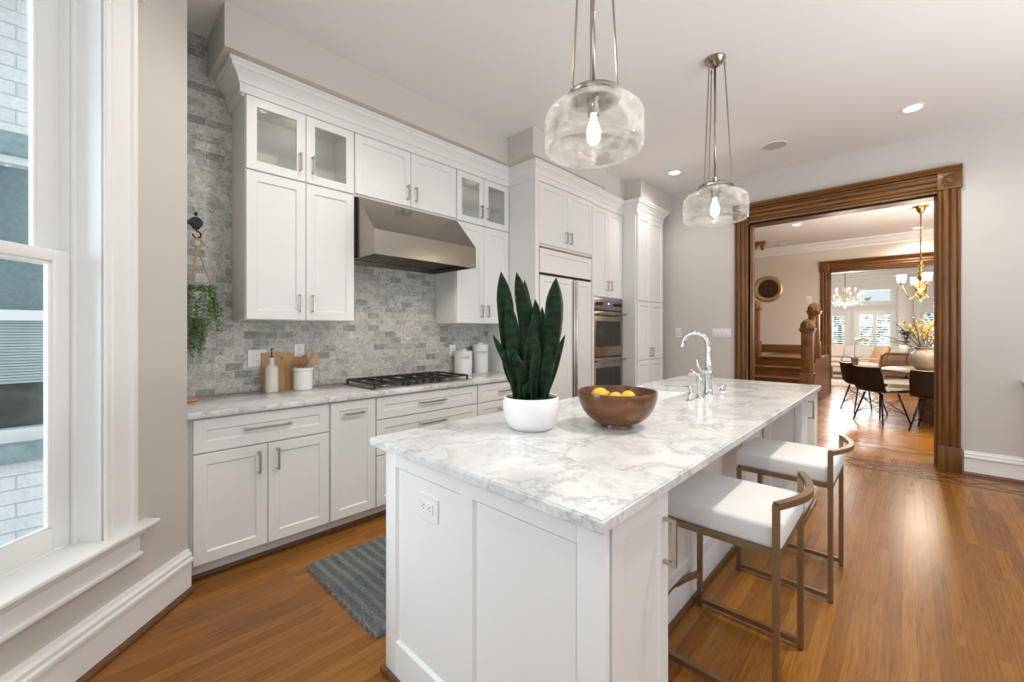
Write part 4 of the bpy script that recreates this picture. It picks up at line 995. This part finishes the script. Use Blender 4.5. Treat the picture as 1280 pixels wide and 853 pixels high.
# ------------------------------------------------------------------ dining room and stair hall
m=MB(); m.box(-2.6,2.07,YD,YD2,0,CE); m.box(3.88,7,YD,YD2,0,CE); m.box(2.07,3.88,YD,YD2,2.62,CE); struct('wall_hall',m,M_warmwall)
struct('wall_hall_side',MB().box(-2.7,-2.6,YF2,YD2,0,CE),M_warmwall); struct('wall_hall_side',MB().box(7,7.1,YF2,YL,0,CE),M_wall)
struct('wall_far_back',MB().box(-2.6,-.1,YF,YF2,0,CE),M_wall)
CRN=[(0,CE-.001),(.16,CE-.001),(.15,CE-.03),(.10,CE-.06),(.06,CE-.12),(.03,CE-.13),(.025,CE-.17),(0,CE-.18)]
struct('trim_8',MB().sweep(CRN,[(-2.6,YD),(7,YD)]),M_trim)
d2=thing('door_2',None,None)
for k in ('label','category'): del d2[k]
d2['kind']='structure'
cased(d2,2.09,3.86,2.60,YD,YD2)
t=thing('staircase','dark oak staircase with carved newel posts rising to a landing in the hall','staircase',(1.6,9.0,0))
sx0,sx1=1.13,2.07
for k,(yf,z) in enumerate(((8.12,.17),(8.40,.34),(8.68,.51),(8.97,.68),(9.26,.85))):
    ye=(8.40,8.68,8.97,9.26,YD-.03)[k]
    part('riser',MB().box(sx0,sx1,yf+.02,yf+.04,0 if k==0 else z-.17,z-.03),M_oak['x'],t)
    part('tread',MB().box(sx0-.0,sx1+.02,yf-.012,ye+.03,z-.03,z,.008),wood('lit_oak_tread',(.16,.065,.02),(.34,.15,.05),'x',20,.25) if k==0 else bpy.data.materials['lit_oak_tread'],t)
part('stringer',MB().prism([(8.12,0),(YD-.03,0),(YD-.03,.82),(9.26,.82),(8.14,.14)],sx1,sx1+.03,'x'),M_oak['y'],t)
part('landing_wainscot',MB().box(sx0-1.6,sx1+.04,YD-.03,YD-.002,.85,1.03,.004),M_oak['x'],t)
def newel(x,y,zb,zt,w):
    n=part('newel_post',MB().box(x-w/2,x+w/2,y-w/2,y+w/2,zb,zt-.20,.008),M_oak['z'],t)
    m=MB(); w2=w*.62; m.box(x-w2,x+w2,y-w2,y+w2,zt-.215,zt-.175,.008); m.box(x-w2*1.12,x+w2*1.12,y-w2*1.12,y+w2*1.12,zt-.175,zt-.150,.006)
    part('cap',m,M_oak['x'],n)
    m=MB()
    prof_=[(w*.60,zt-.150),(w*.62,zt-.12),(w*.56,zt-.07),(w*.38,zt-.03),(w*.16,zt-.012),(w*.10,zt),(0,zt+.012)]
    m.lathe((x,y,0),prof_,24)
    for v in m.bm.verts:
        d=Vector((v.co.x-x,v.co.y-y)); 
        if d.length>.01:
            a=math.atan2(d.y,d.x); k=1+.06*math.cos(12*a); v.co.x=x+d.x*k; v.co.y=y+d.y*k
    part('finial',m,M_oak['z'],n)
    part('plinth',MB().box(x-w*.62,x+w*.62,y-w*.62,y+w*.62,zb,zb+.66 if zb<.1 else zb+.3,.006),M_oak['z'],n)
    m=MB(); m.box(x-w*.3,x+w*.3,y-w/2-.008,y-w/2,zt-.42,zt-.30,.004); m.box(x-w*.28,x+w*.28,y-w/2-.008,y-w/2,zb+.72 if zb<.1 else zb+.34,zt-.46,.004); part('carved_panel',m,M_oak['z'],n)
newel(2.146,8.16,0,1.535,.155); newel(2.075,9.32,.85,1.86,.155); newel(1.115,9.32,.85,1.955,.155); 
m=MB().tube([(2.146,8.2,1.25),(2.08,9.28,1.60)],.035,10); part('handrail',m,M_oak['y'],t)
m=MB()
for k in range(1,8):
    f=k/8; m.tube([(2.10,8.16+f*1.14,.17+f*.68),(2.11,8.16+f*1.14,1.25+f*.34)],.014,8)
part('balusters',m,M_oak['z'],t)
t=thing('stair_bracket','dark carved wooden drop bracket hanging below the hall ceiling by the stair','bracket',(1.2,9.3,3.0))
m=MB(); m.prism([(.55,3.10),(1.30,3.10),(1.30,3.05),(1.27,3.03),(1.25,2.99),(1.22,3.0),(1.19,3.05),(1.15,3.0),(1.10,2.94),(1.04,3.02),(.55,3.02)],9.27,9.37,'y'); part('bracket_body',m,M_oak['x'],t)
part('pendant_drop',MB().lathe((1.25,9.32,0),[(.03,3.05),(.045,3.0),(.03,2.97),(.035,2.945),(0,2.92)],16),M_oak['z'],t)
part('hanger_post',MB().box(.45,.62,9.25,9.39,2.90,CE-.001,.004),M_oak['z'],t)
t=thing('wall_mirror','round gold-rimmed mirror with a dark modelled reflection on the beige stair wall','mirror',(0.944,YD,2.33))
part('rim',MB().lathe((0.944,YD-.001,2.32),[(.205,0),(.205,-.02),(.225,-.045),(.27,-.05),(.305,-.03),(.31,0)],48,'y',close=True),M_gold,t)
part('dark_reflection',MB().lathe((0.944,YD-.001,2.32),[(.215,0),(.215,-.012),(0,-.012)],48,'y'),plain('brown_mirror_reflection',(.05,.02,.010),.25,vary=.3,scale=20,stretch=(1,1,8)),t)  # reflection of dark wood painted onto the mirror face
m=MB()
for k in range(-5,6):
    h=math.sqrt(max(0,.21**2-(k*.038)**2)); m.box(.944-h,.944+h,YD-.020,YD-.012,2.32+k*.038-.003,2.32+k*.038+.003)
part('reflection_bands',m,M_oak['x'],t)  # thin bars modelled as the lines of the reflected wood
t=thing('light_switch','small white light switch on the beige hall wall above the newel posts','light switch',(1.73,YD,2.03))
part('cover_plate',MB().box(1.675,1.785,YD-.006,YD-.001,1.95,2.11,.002),M_plate,t); part('rocker',MB().box(1.70,1.72,YD-.010,YD-.006,1.99,2.07),M_plate,t); part('rocker',MB().box(1.74,1.76,YD-.010,YD-.006,1.99,2.07),M_plate,t)
def hall_can(x,y,lab,e=70):
    t=thing('recessed_light',lab,'ceiling light',(x,y,CE),'recessed hall lights')
    part('trim_ring',MB().lathe((x,y,CE),[(.085,0),(.085,-.004),(.062,-.005),(.062,0)],24),M_trim,t); part('lens',MB().lathe((x,y,CE),[(.062,-.0025),(0,-.0025)],24),M_can,t)
    lamp('recessed_lamp','SPOT',(x,y,CE-.02),e,WARM2,spot_size=R(150),spot_blend=.75,shadow_soft_size=.05)
hall_can(1.874,8.943,'recessed light in the dining room ceiling near the stairs'); hall_can(3.447,10.762,'recessed light in the dining room ceiling behind the brass chandelier'); lamp('recessed_lamp','SPOT',(4.6,7.2,CE-.02),70,WARM2,spot_size=R(150),spot_blend=.75,shadow_soft_size=.05)
t=thing('smoke_detector','small round smoke detector on the dining room ceiling','smoke detector',(1.344,10.62,CE)); part('housing',MB().lathe((1.344,10.62,CE),[(.07,0),(.07,-.012),(.05,-.03),(0,-.032)],24),M_plate,t); part('vent_ring',MB().lathe((1.344,10.62,CE),[(.066,-.012),(.072,-.014),(.064,-.018),(.05,-.018)],24),M_slot,t)
# brass chandelier
cc=Vector((3.463,8.933,0))
t=thing('chandelier','brass chandelier with white glass shades hanging over the dining table','chandelier',(cc.x,cc.y,CE))
part('canopy',MB().lathe(cc,[(.095,CE),(.092,CE-.012),(.060,CE-.03),(.045,CE-.07),(.022,CE-.10),(.012,CE-.115),(0,CE-.115)],28),M_brass,t)
part('stem',MB().tube([cc+Vector((0,0,CE-.11)),cc+Vector((0,0,2.38))],.010,10),plain('aged_brass_rod',(.30,.21,.09),.3,1,vary=.1),t)
part('body',MB().lathe(cc,[(0,2.42),(.022,2.41),(.022,2.36),(.035,2.35),(.018,2.33),(.018,2.25),(.045,2.23),(.020,2.20),(.055,2.17),(.035,2.14),(.020,2.10),(.030,2.04),(.062,2.0),(.070,1.965),(.035,1.93),(.045,1.90),(.020,1.86),(.022,1.82),(0,1.79)],24),M_brass,t)
rv=Vector((math.cos(R(43.6)),math.sin(R(43.6)),0)); fv=Vector((-rv.y,rv.x,0))
for k in range(4):
    a=R((182.6,237.6,2.6,57.6)[k]); d=rv*math.cos(a)+fv*math.sin(a)
    pts=[cc+Vector((0,0,1.96))+d*(.04+.27*f)+Vector((0,0,-.12*math.sin(f*PI)**1.0+.10*max(0,f-.55)/.45)) for f in [i/12 for i in range(13)]]
    arm=part('arm',MB().tube(pts,.007,8),M_brass,t); e=pts[-1]
    part('cup',MB().lathe(e,[(.0,-.02),(.018,-.012),(.026,.004),(.026,.018),(.012,.02)],16),M_brass,arm)
    part('glass_shade',MB().lathe(e,[(.040,.016),(.048,.02),(.058,.10),(.062,.135),(.058,.134),(.044,.025),(0,.022)],24),M_shade_e,arm)
    m=MB(); 
    for i in range(14):
        b=i/13*PI*1.6; rr_=.045*(1-i/16); m.bm.verts.ensure_lookup_table()
    cpts=[cc+d*(.10+.05*math.cos(b)*(1-b/9))+Vector((0,0,2.03+.05*math.sin(b)*(1-b/9))) for b in [i*.45 for i in range(14)]]
    part('scroll',MB().tube(cpts,.005,6),M_brass,arm)
lamp('chandelier_glow','POINT',(cc.x,cc.y,1.72),35,WARM,shadow_soft_size=.12)
# dining table
tc_=Vector((3.87,8.87,0))
t=thing('dining_table','round pale wood dining table on a fluted drum base','table',(tc_.x,tc_.y,0))
part('tabletop',MB().lathe(tc_,[(.83,.716),(.855,.722),(.86,.735),(.855,.752),(.84,.76),(0,.76)],72),M_tabletop,t)
m=MB(); prof_=[(.42,0),(.42,.70),(.60,.716)]; m.lathe(tc_,[(.42,0),(.43,.02),(.43,.70),(.50,.7155)],120)
for v in m.bm.verts:
    d=Vector((v.co.x-tc_.x,v.co.y-tc_.y)); a=math.atan2(d.y,d.x); k=1+.02*abs(math.sin(20*a)); v.co.x=tc_.x+d.x*k; v.co.y=tc_.y+d.y*k
part('pedestal',m,M_tableped,t,sharp=25)
vc=Vector((3.500,8.80,.76)); rw=Vector((1,-.02,0)).normalized()
t=thing('stone_vase','large round beige stoneware jar with two handles holding flowering branches on the table','vase',tuple(vc))
part('body',MB().lathe(vc,[(.08,0),(.09,.004),(.132,.05),(.164,.12),(.170,.17),(.156,.23),(.116,.275),(.086,.295),(.083,.31),(.094,.328),(.094,.336),(.083,.338),(.079,.31),(.08,.29),(.11,.27),(.148,.22),(.15,.12),(.08,.02),(0,.02)],48),M_vase,t)
for s in (-1,1):
    p=[vc+rw*s*.084+Vector((0,0,.312)),vc+rw*s*.130+Vector((0,0,.325)),vc+rw*s*.168+Vector((0,0,.305)),vc+rw*s*.176+Vector((0,0,.26)),vc+rw*s*.152+Vector((0,0,.225))]; part('handle',MB().tube(p,.012,10),M_vase,t)
t=thing('flowering_branches','spray of dark branches with yellow blossoms standing in the stoneware jar','branches',tuple(vc+Vector((0,0,.26))))
rb=random.Random(8); tw=MB(); bl=MB(); lf=MB()
def U(px,py,dep=0): 
    d=6.42+dep; return Vector((CAMX,0,0))+rv*((px-640)/F_PX*d)+fv*d+Vector((0,0,CAMZ-(py-414)/F_PX*d))
for tip,mid,dep,fl in [((1092,418),(1118,424),.15,0),((1117,405),(1128,412),-.1,0),((1130,402),(1138,413),.2,1),((1142,398),(1146,415),-.15,1),((1152,402),(1153,416),.1,2),((1163,408),(1160,418),-.1,2),((1172,413),(1164,424),.1,2),((1110,428),(1132,431),-.2,0),((1157,410),(1156,420),.2,2),((1178,420),(1168,428),0,2),((1136,408),(1143,420),.05,1),((1168,402),(1160,415),.15,2)]:
    A=vc+Vector((rb.uniform(-.04,.04),rb.uniform(-.04,.04),.27)); Bm=U(*mid,dep*.6); C_=U(*tip,dep)
    pts=[A*(1-f)**2+(Bm*2-A*.5-C_*.5)*2*f*(1-f)+C_*f*f for f in [i/14 for i in range(15)]]
    pts=[p+Vector((rb.uniform(-.008,.008),rb.uniform(-.008,.008),rb.uniform(-.008,.008))) if i>1 else p for i,p in enumerate(pts)]
    tw.tube(pts,[.008*(1-i/15)+.002 for i in range(15)],6)
    for i in range(5,15):
        for j in range(3+fl*2):
            p=pts[i]+Vector((rb.uniform(-1,1),rb.uniform(-1,1),rb.uniform(-1,1)))*(.02+.012*fl); d=Vector((rb.uniform(-1,1),rb.uniform(-1,1),rb.uniform(-.3,1)))
            if fl and rb.random()<(.45 if fl==1 else .8): leaf_quad(bl,p,d,Vector((rb.random(),rb.random(),1)),.030,.024)
            elif rb.random()<.5: leaf_quad(lf,p,d,Vector((0,0,1)),.034,.013)
part('stems',tw,M_twig,t); part('blossoms',bl,M_bloom,t,fix=False); part('buds',lf,M_budleaf,t,fix=False)
# dining chairs
def dchair():
    t=thing('dining_chair','x','chair',(0,0,0),'black chairs at the dining table')
    # local: faces +y, seat centre at origin
    prof_=[(.23,.425),(.21,.445),(.12,.447),(0,.437),(-.12,.440),(-.185,.452),(-.222,.49),(-.240,.56),(-.262,.68),(-.285,.81)]
    m=MB(); rows=[]; n=12
    for i,(y,z) in enumerate(prof_):
        f=i/(len(prof_)-1); w=.235-.02*abs(f-.4); row=[]
        if i in (0,len(prof_)-1): w*=.93
        for k in range(n+1):
            u=k/n*2-1; cup=.035*u*u
            nz=cup if i<5 else cup*.3; ny=0 if i<5 else cup*.9
            row.append(m.bm.verts.new((u*w,y+ny,z+nz)))
        rows.append(row)
    for a,b in zip(rows[:-1],rows[1:]):
        for k in range(n): m.bm.faces.new([a[k],a[k+1],b[k+1],b[k]])
    bmesh.ops.recalc_face_normals(m.bm,faces=m.bm.faces[:]); bmesh.ops.solidify(m.bm,geom=m.bm.faces[:],thickness=.016)
    for f in m.bm.faces: f.smooth=True
    part('shell',m,M_chair,t,sharp=60)
    m=MB(); m.box(-.19,.19,-.15,.20,.452,.466,.006,2); part('seat_pad',m,M_seatpad,t)
    C=[(sx,sy) for sx in (-1,1) for sy in (-1,1)]
    for sx,sy in C: part('leg',MB().tube([(sx*.13,sy*.13,.43),(sx*.225,sy*.225,0)],[.013,.010],8),M_chair,t)
    m=MB()
    for a,b in ((0,1),(1,3),(3,2),(2,0),(0,3),(1,2)):
        A,B=C[a],C[b]; m.tube([(A[0]*.15,A[1]*.15,.35),(B[0]*.20,B[1]*.20,.12)],.0035,6); m.tube([(B[0]*.15,B[1]*.15,.35),(A[0]*.20,A[1]*.20,.12)],.0035,6)
    part('wire_brace',m,M_chair,t); return t
c1=dchair(); c1['label']='nearest black shell dining chair seen from behind, left of the table'; c1.location=(3.035,8.20,0); c1.rotation_euler=(0,0,R(-40))
c2=copy_tree(c1); c2['label']='black dining chair partly hidden behind the nearest chair'; c2.location=(2.78,9.05,0); c2.rotation_euler=(0,0,R(-62))
c3=copy_tree(c1); c3['label']='black dining chair cut off by the right oak door casing'; c3.location=(3.60,7.93,0); c3.rotation_euler=(0,0,R(-12))

# ------------------------------------------------------------------ living room beyond
struct('wall_living_left',MB().box(-1.1,-1,YD2,YL,0,CE),M_wall2); 
W2=[(1.38,1.80,.78,1.90),(2.10,2.95,.72,1.93),(2.10,2.95,2.27,2.72),(3.6,4.3,.72,1.93)]
m=MB(); xs=[-1,1.38,1.80,2.10,2.95,3.6,4.3,7]
for a,b in zip(xs[:-1],xs[1:]):
    ws=sorted([(z0,z1) for (x0,x1,z0,z1) in W2 if x0<=a+.01 and x1>=b-.01]); z=0
    for z0,z1 in ws: m.box(a,b,YL,YL+.2,z,z0); z=z1
    m.box(a,b,YL,YL+.2,z,CE)
struct('wall_living_far',m,M_wall2)
for i,(x0,x1,z0,z1) in enumerate(W2):
    w=thing('window_%d'%(i+2),None,None)
    for k in ('label','category'): del w[k]
    w['kind']='structure'
    m=MB(); t_=.05
    m.box(x0-.09,x0,YL-.03,YL,z0-.09,z1+.09); m.box(x1,x1+.09,YL-.03,YL,z0-.09,z1+.09); m.box(x0,x1,YL-.03,YL,z1,z1+.09); m.box(x0,x1,YL-.05,YL,z0-.09,z0)
    m.box(x0,x0+t_,YL,YL+.06,z0,z1); m.box(x1-t_,x1,YL,YL+.06,z0,z1); m.box(x0+t_,x1-t_,YL,YL+.06,z1-t_,z1); m.box(x0+t_,x1-t_,YL,YL+.06,z0,z0+t_)
    if x1-x0>.6 and z0<1: m.box((x0+x1)/2-.05,(x0+x1)/2+.05,YL-.0,YL+.06,z0+t_,z1-t_)
    part('frame',m,M_trim,w); part('glass_pane',MB().box(x0+t_,x1-t_,YL+.10,YL+.105,z0+t_,z1-t_),M_glass,w)
    if z0<1:
        m=MB(); n=int((z1-z0-.1)/.075)
        for k in range(n):
            z=z0+.08+k*.075; m.faces([(x0+t_,YL+.015,z),(x1-t_,YL+.015,z),(x1-t_,YL+.055,z+.022),(x0+t_,YL+.055,z+.022),(x0+t_,YL+.015,z+.006),(x1-t_,YL+.015,z+.006),(x1-t_,YL+.055,z+.028),(x0+t_,YL+.055,z+.028)],[(0,1,2,3),(7,6,5,4),(0,4,5,1),(2,6,7,3),(1,5,6,2),(0,3,7,4)])
        part('shutter_louvres',m,M_trim,w)
m=MB(); m.box(3.10,3.42,YL-.05,YL,0,CE,.006); m.box(3.14,3.38,YL-.07,YL-.05,.25,2.9,.006); struct('trim_9',m,M_trim)
struct('trim_10',MB().sweep([(o,z) for o,z in CRN],[(-1,YL),(7,YL)]),M_trim)
rt=random.Random(3)
for x,y,z,r,lab in ((1.2,22.5,1.6,1.5,'leafy green tree outside the left living room window'),(4.3,26.5,2.2,1.9,'leafy green tree outside the middle living room window')):
    t=thing('tree',lab,'tree',(x,y,-.5)); m=MB()
    for k in range(700):
        d=Vector((rt.gauss(0,1),rt.gauss(0,1),rt.gauss(0,1))).normalized()*r*rt.uniform(.3,1)**.5; leaf_quad(m,Vector((x,y,z))+d,Vector((rt.gauss(0,1),rt.gauss(0,1),rt.gauss(0,1))),Vector((0,0,1)),.22,.14)
    part('foliage',m,M_foliage,t,fix=False); part('trunk',MB().tube([(x,y,-.5),(x,y,z)],[.12,.06],8),M_twig,t)
tag(part('rug',MB().box(1.2,4.2,12.75,16.05,.0005,.012,.003),M_lrug),'large cream wool rug on the living room floor','rug')
t=thing('sofa','long cream upholstered sofa below the living room windows','sofa',(2.2,16.6,0))
part('base',MB().box(1.0,3.5,16.15,17.0,.08,.40,.03,3),M_sofa,t)
for a in (1.02,1.85,2.68): part('seat_cushion',MB().box(a,a+.81,16.1,16.75,.40,.52,.04,3),M_sofa,t)
part('backrest',MB().box(1.0,3.5,16.75,17.05,.40,.88,.06,3),M_sofa,t)
for x in (.86,3.5): part('armrest',MB().box(x,x+.16,16.12,17.0,.08,.62,.04,3),M_sofa,t)
for x in (.95,3.55):
    for y in (16.2,16.95): part('leg',MB().tube([(x,y,0.012 if y<16.6 else 0),(x,y,.08)],.02,8),M_twig,t)
m=MB().box(-.24,.24,-.06,.06,-.2,.2,.05,3); m.xf(Matrix.Translation((1.62,16.62,.72))@Matrix.Rotation(R(-14),4,'X')); tag(part('cushion',m,M_orchid),'pale blush square cushion at the left of the sofa','cushion')
t=thing('coffee_table','low pale wood coffee table with block legs on the cream rug','table',(2.1,14.8,0))
part('tabletop',MB().box(1.45,2.36,14.42,15.1,.345,.40,.01),M_tablew,t)
for x in (1.62,2.16):
    for y in (14.5,14.92): part('leg',MB().box(x,x+.13,y,y+.10,.012,.345,.006),M_tablew,t)
oc=Vector((2.25,14.80,.40)); t=thing('orchid','blush orchid in a brown clay pot on the coffee table','plant',tuple(oc))
part('pot',MB().lathe(oc,[(.06,0),(.075,.16),(.085,.165),(.085,.19),(.075,.19),(.07,.15),(0,.15)],24),M_terra,t)
part('stem',MB().tube([oc+Vector((0,0,.15)),oc+Vector((0,.01,.5)),oc+rv*.05+Vector((0,0,.68)),oc+rv*.22+Vector((0,0,.74)),oc+rv*.36+Vector((0,0,.66))],.008,6),M_green,t)
m=MB(); ro=random.Random(6)
for k in range(16):
    p=oc+rv*(.05+.02*k)+Vector((0,0,.72-.0004*(k-6)**2+ro.uniform(-.03,.03)))
    for j in range(5): a=j*2*PI/5; leaf_quad(m,p,rv*math.cos(a)+Vector((0,0,math.sin(a)))+fv*.2,fv,.055,.045)
part('petals',m,M_orchid,t,fix=False)
m=MB()
for a,L in ((0,.34),(PI,.36),(.8,.28),(2.4,.3)): 
    d=rv*math.cos(a)+fv*math.sin(a); leaf_quad(m,oc+Vector((0,0,.18)),d+Vector((0,0,.25)),Vector((0,0,1)),L,.09)
part('leaves',m,M_green,t,fix=False)
# chairs in the living room
t=thing('cane_armchair','low armchair with woven cane back and wooden frame behind the dining table','armchair',(3.1,13.6,0))
m=MB(); rx=.36
m.tube([(3.19-rx,13.42,.50),(3.19-rx+.02,13.40,.74),(3.19-rx+.10,13.40,.80),(3.19+rx-.10,13.40,.80),(3.19+rx-.02,13.40,.74),(3.19+rx,13.42,.50),(3.19-rx,13.42,.50)],.03,10); part('back_frame',m,M_rattan,t)
m=MB(); gx=[3.19-.31+i*.027 for i in range(24)]
for i,x in enumerate(gx): m.tube([(x,13.405+(.004 if i%2 else -.004),.52),(x,13.405,.79)],.009,4)
for j in range(7): m.tube([(3.19-.33,13.405,.54+j*.038),(3.19+.33,13.405,.54+j*.038)],.009,4)
part('cane_back',m,M_rattan,t)
part('seat_frame',MB().box(2.82,3.56,13.43,14.15,.30,.36,.012),M_rattan,t); part('seat_cushion',MB().box(2.85,3.53,13.45,14.13,.36,.50,.04,3),M_sofa,t)
for x in (2.84,3.54):
    for y in (13.46,14.12): part('leg',MB().tube([(x,y,.012),(x,y,.60 if y>14 else .55)],.025,8),M_rattan,t)
    part('armrest',MB().tube([(x,13.43,.62),(x,14.14,.60)],.028,8),M_rattan,t)
t=thing('lounge_chair','pale wood lounge chair with tan slanted back cushion near the sofa','armchair',(2.6,15.55,0))
m=MB().box(-.30,.30,-.06,.06,-.26,.26,.05,3); m.xf(Matrix.Translation((2.74,15.58,.66))@Matrix.Rotation(R(-60),4,'Z')@Matrix.Rotation(R(-18),4,'X')); part('back_cushion',m,M_tan,t)
part('seat_cushion',MB().box(2.27,2.74,15.25,15.89,.32,.44,.04,3),M_sofa,t); part('seat_frame',MB().box(2.24,2.87,15.23,15.91,.27,.32,.01),M_tablew,t)
for y in (15.23,15.89):
    part('armrest',MB().tube([(2.22,y,.52),(2.42,y,.56),(2.88,y,.56)],.025,8),M_tablew,t)
    for x in (2.27,2.84): part('leg',MB().tube([(x,y,.012),(x,y,.54)],.022,8),M_tablew,t)
pcv=Vector((3.28,16.0,0)); t=thing('side_table','small dark round side table holding a white potted plant','table',tuple(pcv))
part('tabletop',MB().lathe(pcv,[(.20,.66),(.21,.67),(.21,.69),(0,.69)],24),M_iron,t); part('stem',MB().tube([pcv+Vector((0,0,.02)),pcv+Vector((0,0,.66))],.02,8),M_iron,t); part('base',MB().lathe(pcv,[(.15,.012),(.15,.025),(0,.035)],20),M_iron,t)
def houseplant(c,label,potr,h,mat,n,seed,L,pot=M_ceram,z0=0):
    c=Vector(c); t=thing('potted_plant',label,'plant',tuple(c)); rr=random.Random(seed)
    part('pot',MB().lathe(c,[(potr*.6,0),(potr*.95,potr*.5),(potr,potr*1.3),(potr*.8,potr*1.75),(potr*.72,potr*1.7),(potr*.85,potr*1.2),(0,potr*1.2)],24),pot,t)
    st=MB(); lf=MB()
    for k in range(n):
        a=rr.uniform(0,2*PI); top=c+Vector((math.cos(a)*h*.35*rr.random(),math.sin(a)*h*.35*rr.random(),potr*1.6+h*rr.uniform(.45,1)))
        st.tube([c+Vector((0,0,potr*1.3)),(c+top)/2+Vector((0,0,potr)),top],.006,5)
        for j in range(6): b=rr.uniform(0,2*PI); leaf_quad(lf,top-Vector((0,0,.1*rr.random())),Vector((math.cos(b),math.sin(b),rr.uniform(-.2,.9))),Vector((0,0,1)),L*rr.uniform(.7,1.1),L*.45)
    part('stems',st,mat,t); part('leaves',lf,mat,t,fix=False)
houseplant((3.28,16.0,.69),'small leafy plant in a white pot on the dark side table',.15,.42,M_green,9,5,.16)
houseplant((.85,15.6,.0),'large dark leafy plant by the left living room window',.20,1.35,M_green,9,9,.34)
# crystal chandelier
cc=Vector((2.086,14.28,0)); t=thing('chandelier','sparkling crystal candle chandelier hanging in the living room','chandelier',(cc.x,cc.y,CE))
part('canopy',MB().lathe(cc,[(.07,CE),(.06,CE-.03),(0,CE-.04)],20),M_brass,t); part('stem',MB().tube([cc+Vector((0,0,CE-.03)),cc+Vector((0,0,2.05))],.008,8),M_twig,t)
part('column',MB().lathe(cc,[(0,2.52),(.03,2.5),(.05,2.46),(.03,2.40),(.06,2.30),(.03,2.22),(.05,2.12),(.09,2.08),(.04,2.02),(.03,1.98),(0,1.95)],16),M_champ,t)
rc_=random.Random(1)
for ringr,zz,n in ((.40,2.22,9),(.22,2.36,5)):
    for k in range(n):
        a=2*PI*k/n+.2; d=Vector((math.cos(a),math.sin(a),0)); e=cc+d*ringr+Vector((0,0,zz))
        arm=part('arm',MB().tube([cc+d*.03+Vector((0,0,zz-.12)),cc+d*ringr*.5+Vector((0,0,zz-.16)),cc+d*ringr*.9+Vector((0,0,zz-.08)),e],.006,6),M_champ,t)
        part('candle',MB().tube([e,e+Vector((0,0,.07))],.010,8),M_ceram,arm); part('bulb',MB().lathe(e+Vector((0,0,.07)),[(.008,0),(.018,.02),(.012,.045),(0,.07)],10),M_candle,arm)
        m=MB()
        for j in range(7):
            p=e-d*ringr*.13*j+Vector((0,0,-.02-.05*(j%2)-rc_.random()*.08))
            m.lathe(p,[(0,0),(.018,-.02),(.020,-.03),(0,-.075)],6)
        part('crystal_drops',m,M_crystal,arm)
lamp('chandelier_glow','POINT',(cc.x,cc.y,1.8),150,WARM2,shadow_soft_size=.3)
